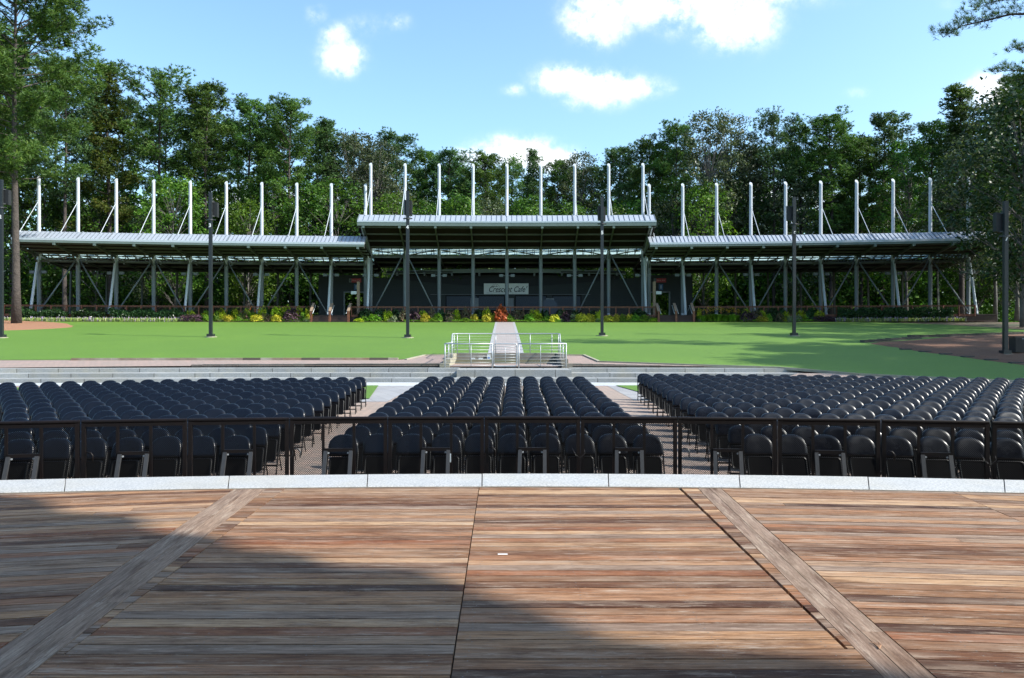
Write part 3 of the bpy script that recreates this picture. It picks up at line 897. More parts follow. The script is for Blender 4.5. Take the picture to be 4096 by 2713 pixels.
# unseen canopy added behind the viewer, edge shaped to throw the shadow on the boards
def added_canopy():
    root = empty("added_shadow_canopy", (0, -6, SZ))
    tag(root, "big unseen canopy added to throw shade on the stage", "added_canopy")
    H = 11.5
    sh = (S_DIR[0] / S_DIR[2] * H, S_DIR[1] / S_DIR[2] * H)
    edge = [(-12.5, 9.6), (-7.4, 8.95), (-5.7, 8.05), (-4.6, 7.7), (-4.0, 7.05), (-3.3, 6.95), (-3.0, 6.5), (-2.6, 6.25), (-2.3, 6.25), (-1.95, 5.75), (-1.5, 5.75), (-1.1, 5.30), (-.55, 5.32), (-.1, 4.80), (.25, 4.50), (.5, 4.16), (.85, 4.06), (1.1, 3.85), (1.6, 3.90), (1.9, 3.72), (2.6, 3.4), (4.5, 2.6), (7, 1.0)]
    top = [(x + sh[0], y + sh[1]) for x, y in edge]
    b = MB()
    k = len(top)
    lo = [(x, -9.0) for x, y in top]
    for z in (SZ + H, SZ + H + .35):
        for (x, y) in top: b.v.append((x, y, z))
        for (x, y) in lo: b.v.append((x, y, z))
    for i in range(k - 1):
        b.f.append((i, i + 1, k + i + 1, k + i)); b.m.append(0)
        b.f.append((2 * k + i, 3 * k + i, 3 * k + i + 1, 2 * k + i + 1)); b.m.append(0)
        b.f.append((i, 2 * k + i, 2 * k + i + 1, i + 1)); b.m.append(0)
        b.f.append((k + i, k + i + 1, 3 * k + i + 1, 3 * k + i)); b.m.append(0)
    b.f.append((0, k, 3 * k, 2 * k)); b.m.append(0)
    b.f.append((k - 1, 3 * k - 1, 4 * k - 1, 2 * k - 1)[::-1]); b.m.append(0)
    for v in range(len(b.v)): b.v[v] = (b.v[v][0], b.v[v][1] + 6, b.v[v][2] - SZ)
    b.build("roof", MT['soffit'], root)  # roof of the added unseen canopy, there only to throw the shadow
    b = MB(); b.box(-1.5, 19.5, -3.3, -3.0, -.9, H); b.build("rear_wall", MT['siding'], root)  # unseen wall added to cut sky light on the shaded boards
    b = MB(); b.box(-9.9, -9.6, -3.0, 13.0, -.9, 8.5); b.build("added_side_wall", MT['siding'], root)  # another unseen wall, added to block sky light from the left
    for (x, y) in ((-7, -7), (2, -7.5), (11, -7.5), (16, -6)):
        c = MB(); c.tube([(x, y + 6, -.9), (x, y + 6, H)], .18, 14); c.build("column", MT['steel'], root, smooth=40)
added_canopy()

# ------------------------------------------------------------------ folding chairs
def make_chair():
    root = empty("folding_chair")
    # frame plane: tilts back going up; local -Y faces the stage
    def fy(z): return -.20 + .34 * (z / .87)
    # padded backrest
    b = MB()
    hw, z0, z1 = .224, .585, .874
    out = [(-hw + .012, z0 + .0), (-hw, z0 + .03)]
    n = 20
    zs = .672
    for i in range(n + 1):
        a = pi - pi * i / n
        ca_, sa_ = cos(a), sin(a)
        out.append((hw * math.copysign(abs(ca_) ** .78, ca_), zs + (z1 - zs) * abs(sa_) ** .80))
    out += [(hw, z0 + .03), (hw - .012, z0)]
    k = len(out)
    cz = (z0 + z1) / 2
    rings = [(.93, -.040), (.985, -.028), (1.0, -.010), (1.0, .014), (.985, .028), (.93, .036)]
    def curve(X): return -.030 * (1 - (X / hw) ** 2) * -1      # slight wrap: centre set back
    for (s_, d) in rings:
        for (X, Z) in out:
            x_, z_ = X * s_, cz + (Z - cz) * s_
            b.v.append((x_, fy(z_) + d + curve(x_), z_))
    for d, sgn in ((-.050, 0), (.043, 1)):
        for (X, Z) in out:
            x_, z_ = X * .72, cz + (Z - cz) * .70
            b.v.append((x_, fy(z_) + d + curve(x_), z_))
        b.v.append((0, fy(cz) + d + (-.006 if sgn == 0 else .004) + curve(0), cz))
    R6 = len(rings) * k
    for j in range(len(rings) - 1):
        for i in range(k):
            a_, c_ = j * k + i, j * k + (i + 1) % k
            b.f.append((a_, a_ + k, c_ + k, c_)); b.m.append(0)
    for i in range(k):
        i2 = (i + 1) % k
        b.f.append((i, i2, R6 + i2, R6 + i)); b.m.append(0)
        b.f.append((R6 + i, R6 + i2, R6 + k)); b.m.append(0)
        e = (len(rings) - 1) * k
        f0 = R6 + k + 1
        b.f.append((e + i2, e + i, f0 + i, f0 + i2)); b.m.append(0)
        b.f.append((f0 + i2, f0 + i, f0 + k)); b.m.append(0)
    b.build("backrest", MT['vinyl'], root, smooth=55)
    # seat flipped up against the frame
    b = MB()
    sw, s0, s1, rc = .192, .205, .565, .045
    out = []
    for (cx, cz_, a0) in ((-sw + rc, s0 + rc, pi), (sw - rc, s0 + rc, 1.5 * pi), (sw - rc, s1 - rc, 0), (-sw + rc, s1 - rc, .5 * pi)):
        for i in range(4):
            a = a0 + (pi / 2) * i / 3
            out.append((cx + rc * cos(a), cz_ + rc * sin(a)))
    k = len(out)
    cz2 = (s0 + s1) / 2
    for (s_, d) in ((.94, -.022), (1, -.014), (1, .010), (.93, .030)):
        for (X, Z) in out:
            b.v.append((X * s_, fy(cz2 + (Z - cz2) * s_) - .01 + d, cz2 + (Z - cz2) * s_))
    # recessed underside
    for (X, Z) in out: b.v.append((X * .86, fy(cz2 + (Z - cz2) * .86) - .01 - .012, cz2 + (Z - cz2) * .86))
    for j in range(3):
        for i in range(k):
            a_, c_ = j * k + i, j * k + (i + 1) % k
            b.f.append((a_, c_, c_ + k, a_ + k)); b.m.append(0)
    for i in range(k):
        i2 = (i + 1) % k
        b.f.append((i2, i, 4 * k + i, 4 * k + i2)); b.m.append(0)
    b.f.append(tuple(4 * k + i for i in range(k))); b.m.append(1)
    b.f.append(tuple(3 * k + i for i in reversed(range(k)))); b.m.append(0)
    b.build("seat", [MT['blacksteel'], MT['seat']], root, smooth=40)
    # main frame, an upside-down U behind the pad with feet forward
    b = MB()
    w = .222
    pts = [(-w, fy(0) + .0, .01), (-w, fy(.3), .3), (-w, fy(.6) + .0, .6), (-w + .015, fy(.76) + .03, .76), (-w + .09, fy(.83) + .035, .83),
           (w - .09, fy(.83) + .035, .83), (w - .015, fy(.76) + .03, .76), (w, fy(.6), .6), (w, fy(.3), .3), (w, fy(0), .01)]
    b.tube(pts, .0115, 7)
    b.box(-.205, .205, fy(.575) - .008, fy(.575) + .008, .568, .590)
    b.tube([(-w, fy(.13), .13), (w, fy(.13), .13)], .009, 6)
    for s in (-1, 1): b.box(s * w - .014, s * w + .014, fy(0) - .02, fy(0) + .02, 0, .014)
    b.build("frame", MT['blacksteel'], root, smooth=40)
    for s in (-1, 1):
        b = MB()
        b.tube([(s * .200, fy(.50) + .01, .50), (s * .200, .06, .28), (s * .200, .20, .01)], .010, 6)
        b.tube([(s * .200, .04, .30), (s * .200, fy(.22), .235)], .007, 6)
        b.box(s * .200 - .013, s * .200 + .013, .182, .218, 0, .014)
        b.build("leg", MT['blacksteel'], root, smooth=40)
    b = MB(); b.tube([(-.200, .155, .095), (.200, .155, .095)], .009, 6); b.tube([(-.200, .10, .20), (.200, .10, .20)], .007, 6)
    b.build("crossbar", MT['blacksteel'], root, smooth=40)
    return root
chair = make_chair()
K = .012
chairs = []     # (block, row, col, X, Y, yaw)
def yaw_at(X): return math.atan(-2 * K * X)
rj = random.Random(99)
for row in range(14):
    for c in range(10):
        X = -2.49 + .5 * c + .004 * row
        Y = 11.6 + .9375 * row - K * X * X
        chairs.append(("centre", row, c, X, Y))
for row in range(14):
    for c in range(27):
        Yr = 11.6 + .9375 * row
        X = -4.08 - .045 * (Yr - 11.6) - .49 * c
        Y = Yr - K * X * X - .04 * row * (1 if abs(X) > 6 else .6) * 0
        if X / Y < -.672: continue
        chairs.append(("left", row, c, X, Y))
for row in range(16):
    for c in range(30):
        Yr = 11.75 + .9375 * row
        X = 3.66 + .047 * (Yr - 11.6) + .49 * c
        Y = Yr - K * X * X + .0 * row
        if X / Y > .672: continue
        chairs.append(("right", row, c, X, Y))
chairs.sort(key=lambda q: q[4] + .25 * abs(q[3]))
LBL = {"centre": "black padded folding chair in the middle block, {r} row, {c} from its left side",
       "left": "black padded folding chair in the left block, {r} row, {c} from the aisle",
       "right": "black padded folding chair in the right block, {r} row, {c} from the aisle"}
kids = {chair.name: list(chair.children)}
for ch_ in chair.children: kids[ch_.name] = []
parts = [(list(o.data.vertices), o) for o in chair.children]
indiv = chairs[:300]
rest = chairs[300:]
for i, (blk, row, c, X, Y) in enumerate(indiv):
    if i == 0: o = chair
    else:
        o = chair.copy(); COL.objects.link(o)
        for ch_ in kids[chair.name]:
            d = ch_.copy(); COL.objects.link(d); d.parent = o
    o.location = (X + rj.uniform(-.016, .016), Y + rj.uniform(-.035, .035), rel(pit(X, Y)) + .001)
    o.rotation_euler = (0, 0, yaw_at(X) * 0.55 + rj.uniform(-.055, .055))
    tag(o, LBL[blk].format(r="front" if row == 0 else ordn(row + 1), c=ordn(c + 1)), "chair", "folding chairs set out in rows before the stage")
vs, fs, ms = [], [], []
pm = []
mats_ = [MT['vinyl'], MT['blacksteel'], MT['seat']]
for o in chair.children:
    me = o.data
    pm.append(([tuple(v.co) for v in me.vertices], [(tuple(p_.vertices), mats_.index(me.materials[p_.material_index])) for p_ in me.polygons]))
b = MB()
for (blk, row, c, X, Y) in rest:
    a = yaw_at(X) * .55 + rj.uniform(-.03, .03); ca, sa = cos(a), sin(a)
    X += rj.uniform(-.012, .012); Y += rj.uniform(-.02, .02); z = rel(pit(X, Y)) + .001
    for pv, pf in pm:
        base = len(b.v)
        b.v.extend([(X + x * ca - y * sa, Y + x * sa + y * ca, z + zz) for x, y, zz in pv])
        for f, mi in pf:
            b.f.append(tuple(base + i for i in f)); b.m.append(mi)
o = b.build("folding_chairs", mats_, smooth=45)
tag(o, "rear rows of black padded folding chairs in the side blocks", "chairs", kind="stuff")

# ------------------------------------------------------------------ crowd barrier panels
def barrier(X, Y, yaw, label, variant):
    root = empty("crowd_barrier", (X, Y, 0), yaw)
    tag(root, label, "barrier", "perforated crowd barrier panels before the stage")
    w = .602
    top, bot = rel(-1.01), rel(-2.33)
    b = MB()
    b.tube([(-w, 0, top - .022), (w, 0, top - .022)], .024, 12)
    b.build("top_rail", MT['barrier'], root, smooth=40)
    b = MB()
    for s in (-1, 1): b.box(s * w - (.045 if s > 0 else 0), s * w + (0 if s > 0 else .045), -.022, .022, bot + .02, top - .04)
    b.box(-w + .045, w - .045, -.02, .02, top - .085, top - .045)
    b.box(-w + .045, w - .045, -.02, .02, bot + .02, bot + .07)
    for s in (-.19, .19): b.box(s - .017, s + .017, -.034, -.016, bot + .07, top - .085)
    zb = rel(-1.42)
    b.box(-.173, .173, -.05, -.016, zb - .02, zb + .02)
    b.build("frame", MT['barrier'], root)
    b = MB(); b.add([(-w + .04, .004, bot + .05), (w - .04, .004, bot + .05), (w - .04, .004, top - .06), (-w + .04, .004, top - .06)], [(0, 1, 2, 3)])
    b.build("mesh_panel", MT['perf'], root)
    for s in (-1, 1):
        b = MB(); b.beam((s * .155, -.055, zb - .01), (s * .165 - .02, -.40, rel(-2.36) + .02), .045, .03)
        b.build("brace", MT['galv'], root)
        b = MB(); b.tube([(s * .12, -.055, zb - .035), (s * .12, -.062, zb - .035)], .012, 8)
        b.build("bolt", MT['rail'], root)
    if variant % 2 == 0:
        b = MB(); b.tube([(-w + .06, -.03, zb + .02), (-w + .11, -.035, zb + .015), (-w + .135, -.04, zb - .02), (-w + .13, -.04, zb - .09)], .009, 7)
        b.build("latch_hook", MT['galv'] if variant % 4 == 0 else MT['barrier'], root, smooth=True)
    if variant in (3, 6, 10):
        b = MB(); b.tube([(w - .10, -.03, zb + .01), (w - .06, -.05, zb - .07), (w + .0, -.05, zb - .11), (w + .06, -.05, zb - .05), (w + .05, -.04, zb)], .0018, 5)
        b.build("cable_tie", MT['galv'], root, smooth=True)
    if variant == 5:
        b = MB(); b.box(.15, .19, -.075, -.0735, zb - .16, zb - .05); b.build("sticker", MT['bluelt'], root)
for i, k in enumerate(range(-6, 6)):
    X = -.35 + 1.214 * (k + .5)
    Y = 9.87 - .0165 * X * X
    barrier(X, Y, math.atan(-2 * .0165 * X), "rusty black perforated barrier panel, %s of the line from the left" % ordn(i + 1), i)

# ------------------------------------------------------------------ arcs for the pavilion
def Pc(X, off, z, base=84.5):
    """point on the pavilion arc: X along, off metres behind(+)/before(-) the column line"""
    s = 2 * KP * X
    n = sqrt(1 + s * s)
    return (X + s / n * off, base - KP * X * X + off / n, rel(z))
MX0 = -.55
cen_x = [MX0 + 3.66 * (i - 4) for i in range(9)]
left_x = [-15.75 - 3.62 * i for i in range(10)]
right_x = [14.75 + 3.56 * i for i in range(10)]
pav = empty("pavilion", (0, 84.5, rel(2.2)))
tag(pav, "long curved open pavilion with white masts, metal roofs and a raised middle section", "pavilion")
PO = Vector((0, 84.5, rel(2.2)))
def pbuild(b, name, m, smooth=False, parent=None, label=None):
    par = parent or pav
    b.v = [(x - PO.x, y - PO.y, z - PO.z) for x, y, z in b.v]
    o = b.build(name, m, par, smooth)
    if label: o["label"] = label
    return o
def roof_sec(xa, xb, q, n, seg, label):
    """cross-section; q = heights: eave bottom, fascia top, gutter top, crest, column line, rear start, rear end"""
    eb, ft, gt, cr, cl, r0, r1 = q
    b = MB()
    def sweep(b, pr, closed=True, mi=0):
        base = len(b.v); k = len(pr)
        for i in range(n + 1):
            X = xa + (xb - xa) * i / n
            for (o_, z) in pr: b.v.append(Pc(X, o_, z))
        for i in range(n):
            for j in range(k if closed else k - 1):
                q_, q2 = base + i * k + j, base + i * k + (j + 1) % k
                b.f.append((q_, q2, q2 + k, q_ + k)); b.m.append(mi)
        if closed:
            b.f.append(tuple(base + j for j in reversed(range(k)))); b.m.append(mi)
            b.f.append(tuple(base + n * k + j for j in range(k))); b.m.append(mi)
    sweep(b, [(-6.0, gt), (-4.3, cr), (-.2, cl + .42), (-.2, cl + .22), (-4.3, cr - .3), (-6.0, gt - .16)])
    ro = pbuild(b, "roof", MT['roof'], parent=None, label=label)
    # standing seams
    b = MB()
    L = abs(xb - xa)
    m_ = int(L / seg)
    for i in range(m_ + 1):
        X = xa + (xb - xa) * i / m_
        major = (i % 7 == 0)
        hh = .09 if major else .05
        for (p, q_) in (((-6.0, gt + .01), (-4.3, cr)), ((-4.3, cr), (-.25, cl + .44))):
            a_, c_ = Vector(Pc(X, *p)), Vector(Pc(X, *q_))
            b.beam(a_ + Vector((0, 0, hh / 2)), c_ + Vector((0, 0, hh / 2)), .09 if major else .04, hh)
    pbuild(b, "standing_seams", MT['seam'])
    b = MB()
    sweep(b, [(-6.1, eb + .08), (-.2, cl + .08), (-.2, cl + .16), (-6.1, eb + .18)])
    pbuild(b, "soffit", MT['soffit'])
    for u in (.04, .34, .64, .93):
        b = MB()
        for i in range(n):
            X, X2 = xa + (xb - xa) * i / n, xa + (xb - xa) * (i + 1) / n
            o_, z = -6.0 + 5.8 * u, eb + (cl - eb) * u
            b.beam(Pc(X, o_, z), Pc(X2, o_, z), .12, .17)
        pbuild(b, "purlin", MT['rafter'])
    b = MB(); sweep(b, [(-6.34, ft), (-5.97, ft + .08), (-5.97, gt + .06), (-6.34, gt)]); pbuild(b, "gutter", MT['gutter'])
    b = MB(); sweep(b, [(-6.32, eb), (-6.2, eb), (-6.2, ft), (-6.32, ft)]); pbuild(b, "fascia", MT['fascia'])
    b = MB(); sweep(b, [(-.1, cl + .26), (2.5, r0 + .3)], False); pbuild(b, "skylight", MT['glass'])
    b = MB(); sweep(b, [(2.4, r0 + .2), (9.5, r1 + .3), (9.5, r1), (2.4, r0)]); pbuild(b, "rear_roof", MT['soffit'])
    b = MB()
    sweep(b, [(9.52, r1 - .05), (9.64, r1 - .05), (9.64, r1 + .34), (9.52, r1 + .34)])
    pbuild(b, "rear_fascia", MT['fascia'])
    for (o_, z, w_, h_) in ((2.45, r0 - .04, .12, .14), (6, (r0 + r1) / 2 - .1, .14, .2), (9.3, r1 - .14, .14, .2), (-.15, cl + .04, .12, .12)):
        b = MB()
        for i in range(n):
            X, X2 = xa + (xb - xa) * i / n, xa + (xb - xa) * (i + 1) / n
            b.beam(Pc(X, o_, z), Pc(X2, o_, z), w_, h_)
        pbuild(b, "purlin", MT['rafter'])
QC = (11.02, 11.37, 11.52, 12.40, 9.42, 8.80, 8.42)
QW = (8.92, 9.13, 9.33, 10.20, 8.43, 8.02, 7.72)
NC = 24
roof_sec(-15.8, 14.75, QC, 24, .52, "raised middle roof of the pavilion")
DZW = -1.0
roof_sec(-48.4, -15.1, QW, 30, .40, "left wing roof of the pavilion")
roof_sec(47.6, 14.1, QW, 30, .40, "right wing roof of the pavilion")

def bay(xs, dz, mast_top, lab, side):
    deck = 2.2
    eb, ft, gt, cr, cl, r0, r1 = QC if side == 'c' else QW
    for i, X in enumerate(xs):
        rt = cl + .2
        # mast with a tapered foot and a slanted cut top
        b = MB()
        p0, p1, p2 = Pc(X, 0, deck - .1), Pc(X, 0, deck + 5), Pc(X, 0, mast_top)
        n = 16
        rad = .17
        b.tube([p0, Pc(X, 0, deck + .05), p1, (p2[0], p2[1], p2[2] - .5)], [rad, rad, rad * 1.12, rad * .95], n, caps=True)
        base = len(b.v)
        # cut tip facing the stage
        for k in range(n):
            a = 2 * pi * k / n
            dx, dy = cos(a) * rad * .95, sin(a) * rad * .95
            b.v.append((p2[0] + dx, p2[1] + dy, p2[2] - .5)); 
        for k in range(n):
            a = 2 * pi * k / n
            dx, dy = cos(a) * rad * .95, sin(a) * rad * .95
            b.v.append((p2[0] + dx, p2[1] + dy, p2[2] - .22 + dy / rad * .22))
        for k in range(n):
            k2 = (k + 1) % n
            b.f.append((base + k, base + k2, base + n + k2, base + n + k)); b.m.append(0)
        b.f.append(tuple(base + n + k for k in range(n))); b.m.append(0)
        mo = pbuild(b, "mast", MT['white'], smooth=50, label=None)
        # stay rod to the front of the roof
        b = MB()
        sz_ = cr + (mast_top - cr) * .57
        b.tube([Pc(X, -.15, sz_), Pc(X, -4.6, cr - .12)], .032, 6)
        b.tube([Pc(X, 0, sz_ - .05), Pc(X, -.35, sz_)], .06, 6)
        so_ = pbuild(b, "stay", MT['white'], smooth=40, parent=mo)
        # lower jacket in grey-green paint below the roof (column part) 
        b = MB()
        b.tube([Pc(X, -.0, deck + .3), Pc(X, 0, deck + 4.5), Pc(X, 0, rt - .5)], [.185, .205, .185], 14)
        b.box(*[v for v in (Pc(X, 0, deck)[0] - .3, Pc(X, 0, deck)[0] + .3, Pc(X, 0, deck)[1] - .3, Pc(X, 0, deck)[1] + .3, rel(deck), rel(deck + .06))])
        pbuild(b, "column", MT['steel'], smooth=50)
        # rafter, a tapered arm from the column to the eave and to the rear
        b = MB()
        b.beam(Pc(X, .1, cl - .22), Pc(X, -6.1, eb - .14), .13, .24)
        b.beam(Pc(X, .1, cl - .22), Pc(X, 2.4, r0 - .02), .10, .2)
        b.beam(Pc(X, 2.4, r0 - .2), Pc(X, 9.3, r1 - .2), .13, .24)
        b.beam(Pc(X, 9.0, r1 - .2), Pc(X, 8.6, deck), .2, .2)
        b.beam(Pc(X, -.1, cl - 1.1), Pc(X, -1.6, cl - .1 + (eb - cl) * .25 - .2), .10, .12)
        pbuild(b, "rafter", MT['rafter'])
        b = MB()
        c0 = Vector(Pc(X, -6.25, eb - .09))
        b.box(c0.x - .12, c0.x + .12, c0.y - .05, c0.y + .2, c0.z - .13, c0.z + .1)
        pbuild(b, "eave_bracket", MT['fascia'])
        if i + 1 < len(xs):
            X2 = xs[i + 1]
            # lattice in the skylight band
            b = MB()
            s = 1 if X2 > X else -1
            a_ = (X + .2 * s, X2 - .2 * s)
            top_, bot_ = cl - .12, cl - .70
            b.beam(Pc(a_[0], .05, bot_ - .06), Pc(a_[1], .05, bot_ - .06), .12, .14)
            b.beam(Pc(a_[0], .05, top_), Pc(a_[1], .05, top_), .07, .07)
            up = (i % 2 == 0)
            b.beam(Pc(a_[0], -.02, top_ if up else bot_), Pc(a_[1], -.02, bot_ if up else top_), .09, .11)
            for u in (.27, .6, .86):
                Xm = a_[0] + (a_[1] - a_[0]) * u
                b.beam(Pc(Xm, 0, cl + .14), Pc(Xm, 2.4, r0 + .12), .06, .10)
            for u in (.2, .5, .8):
                Xm = a_[0] + (a_[1] - a_[0]) * u
                b.beam(Pc(Xm, .1, bot_), Pc(Xm, .1, top_ + .1), .06, .06)
            b.beam(Pc(a_[0], 1.2, (cl + r0) / 2 + .14), Pc(a_[1], 1.2, (cl + r0) / 2 + .14), .05, .08)
            pbuild(b, "truss", MT['rafter'])
        # twin flood boxes on every second column
        if (side == 'c' and i % 2 == 0) or (side != 'c' and i % 2 == 1):
            b = MB()
            c0 = Vector(Pc(X, -.2, 6.55))
            for s in (-1, 1): b.box(c0.x + s * .62 - .22, c0.x + s * .62 + .22, c0.y - .1, c0.y + .1, c0.z - .14, c0.z + .14)
            b.beam(c0 + Vector((-.5, 0, 0)), c0 + Vector((.5, 0, 0)), .06, .06)
            pbuild(b, "flood_light", MT['steel'])
bay(cen_x, 0.0, 18.7, "middle", 'c')
bay(left_x, DZW, 16.45, "left", 'l')
bay(right_x, DZW, 16.45, "right", 'r')
def brace(X, dirs, dz, pitch):
    for s in dirs:
        b = MB()
        b.tube([Pc(X + s * .15, -.05, 8.9 + dz), Pc(X + s * pitch * .93, -.9, 2.35)], .075, 8)
        pbuild(b, "brace", MT['steel'], smooth=True)
def prop(X, dz, s):
    b = MB()
    b.tube([Pc(X, -.3, 8.9 + dz), Pc(X + s * .12, -2.2, 2.2)], [.11, .14], 12)
    pbuild(b, "raking_leg", MT['white'], smooth=50)
brace(cen_x[1], (-1, 1), 0, 3.66); brace(cen_x[7], (-1, 1), 0, 3.66)
for i in (2, 4, 6, 8): brace(left_x[i], (-1, 1), DZW, 3.6); brace(right_x[i], (-1, 1), DZW, 3.6)
for i in (1, 3, 5, 7, 9): prop(left_x[i], DZW, 0); prop(right_x[i], DZW, 0)
prop(cen_x[0] - .1, 0, 0); prop(cen_x[-1] + .1, 0, 0)
# end downpipes by the junction
for X in (-15.4, 14.35):
    b = MB(); b.tube([Pc(X, -6.0, 10.9), Pc(X, -.8, 9.1), Pc(X, -.6, 2.3)], .08, 8); pbuild(b, "downpipe", MT['rail'], smooth=40)

# ------------------------------------------------------------------ timber deck, rails, stairs
dk = empty("timber_deck", Pc(0, -2, 1.5))
tag(dk, "long curved timber deck carrying the pavilion, dark boards on its front", "deck")
DO = Vector(dk.location)
def dsweep(b, xa, xb, n, pr):
    k = len(pr); base = len(b.v)
    for i in range(n + 1):
        X = xa + (xb - xa) * i / n
        for (o_, z) in pr:
            v = Vector(Pc(X, o_, z)) - DO
            b.v.append(tuple(v))
    for i in range(n):
        for j in range(k):
            q, q2 = base + i * k + j, base + i * k + (j + 1) % k
            b.f.append((q, q2, q2 + k, q + k)); b.m.append(0)
    b.f.append(tuple(base + j for j in reversed(range(k)))); b.m.append(0)
    b.f.append(tuple(base + n * k + j for j in range(k))); b.m.append(0)
b = MB(); dsweep(b, -51.5, 48.5, 60, [(-2.55, 2.12), (11, 2.12), (11, 2.2), (-2.55, 2.2)]); b.build("deck_floor", MT['deckfl'], dk)
b = MB()
for j in range(5):
    z = 1.36 + j * .155
    dsweep(b, -51.5, 48.5, 60, [(-2.5 - .0, z), (-2.42, z), (-2.42, z + .145), (-2.5, z + .145)])
b.build("front_boards", MT['cedard'], dk)

def railing(xs0, xs1, lab, endoff=None):
    root = empty("deck_railing", Pc((xs0 + xs1) / 2, -2.5, 2.2))
    tag(root, lab, "railing", "cedar railings along the deck front")
    RO = Vector(root.location)
    def sh(b): b.v = [(x - RO.x, y - RO.y, z - RO.z) for x, y, z in b.v]
    L = abs(xs1 - xs0); n = max(2, round(L / 1.42))
    X = [xs0 + (xs1 - xs0) * i / n for i in range(n + 1)]
    b = MB()
    for i in range(n):
        b.beam(Pc(X[i], -2.5, 3.10), Pc(X[i + 1], -2.5, 3.10), .17, .05)
        b.beam(Pc(X[i], -2.5, 3.01), Pc(X[i + 1], -2.5, 3.01), .05, .09)
    sh(b); b.build("top_rail", MT['cedar'], root)
    for i in range(n + 1):
        b = MB(); b.beam(Pc(X[i], -2.56, 2.0), Pc(X[i], -2.56, 3.07), .11, .11); sh(b); b.build("post", MT['cedar'], root)
    b = MB()
    for i in range(n):
        for k in range(6):
            z = 2.32 + k * .115
            b.beam(Pc(X[i], -2.5, z), Pc(X[i + 1], -2.5, z), .03, .024)
    sh(b); b.build("slats", MT['cedard'], root)
    b = MB()
    for i in range(n): b.beam(Pc(X[i], -2.53, 2.12), Pc(X[i + 1], -2.53, 2.12), .05, .24)
    sh(b); b.build("edge_board", MT['cedar'], root)
railing(-50.5, -21.2, "cedar deck railing with horizontal slats before the left wing")
railing(-16.9, 15.15, "cedar deck railing with horizontal slats before the middle section")
railing(19.0, 46.5, "cedar deck railing with horizontal slats before the right wing")
def stairs(xa, xb, lab):
    xm = (xa + xb) / 2
    root = empty("timber_stairs", Pc(xm, -3.4, 1.4))
    tag(root, lab, "stairs", "timber stairs from the lawn to the deck")
    RO = Vector(root.location)
    def sh(b): b.v = [(x - RO.x, y - RO.y, z - RO.z) for x, y, z in b.v]
    for j in range(5):
        b = MB()
        z = 1.42 + .156 * (j + 1); o_ = -4.2 + .34 * j
        b.beam(Pc(xa, o_ + .17, z - .02), Pc(xb, o_ + .17, z - .02), .34, .04)
        b.beam(Pc(xa + .02, o_ + .04, z - .10), Pc(xb - .02, o_ + .04, z - .10), .03, .13)
        sh(b); b.build("tread", MT['cedard'], root)
    for X in (xa, xm, xb):
        b = MB()
        b.beam(Pc(X, -4.15, 1.35), Pc(X, -4.15, 2.55), .2, .2)
        sh(b); b.build("newel_post", MT['cedar'], root)
        b = MB()
        b.beam(Pc(X, -4.2, 2.55), Pc(X, -2.6, 3.42), .26, .09)
        sh(b); b.build("cap_board", MT['greywood'], root)
        b = MB()
        for s in ((1,) if X == xa else (-1,) if X == xb else (-1, 1)):
            b.tube([Pc(X + s * .2, -4.4, 2.30), Pc(X + s * .2, -2.6, 3.2), Pc(X + s * .2, -2.3, 3.2)], .035, 8)
        sh(b); b.build("handrail", MT['rail'], root, smooth=True)
stairs(-20.8, -17.0, "dark timber stairs up to the deck left of the middle planting bed")
stairs(15.25, 18.85, "dark timber stairs up to the deck right of the middle planting bed")

# ------------------------------------------------------------------ cafe and service walls
def place(root, b):
    RO = Vector(root.location)
    b.v = [(x - RO.x, y - RO.y, z - RO.z) for x, y, z in b.v]
cafe = empty("cafe_building", (0, 92.5, rel(2.2)))
tag(cafe, "dark green cafe building with closed shutters at the back of the middle section", "building")
YB = 92.0
def cbox(name, m, x0, x1, y0, y1, z0, z1, parent=cafe):
    b = MB(); b.box(x0, x1, y0, y1, rel(z0), rel(z1)); place(cafe, b)
    return b.build(name, m, parent)
b = MB()
n = 40
for i in range(n):
    xa, xb = -16.6 + 32.6 * i / n, -16.6 + 32.6 * (i + 1) / n
    def topz(x): return 5.75 + 1.25 * (abs(x + .6) / 16) ** 1.3
    base = len(b.v)
    for x in (xa, xb):
        b.v.extend([(x, YB, rel(2.2)), (x, YB, rel(topz(x))), (x, YB + .25, rel(topz(x))), (x, YB + .25, rel(2.2))])
    b.f.extend([(base, base + 4, base + 5, base + 1), (base + 1, base + 5, base + 6, base + 2), (base + 2, base + 6, base + 7, base + 3)]); b.m.extend([0, 0, 0])
place(cafe, b); b.build("front_wall", MT['siding'], cafe)
cbox("upper_wall", MT['recess'], -14, 12.8, YB + .6, YB + 6, 2.2, 7.3)
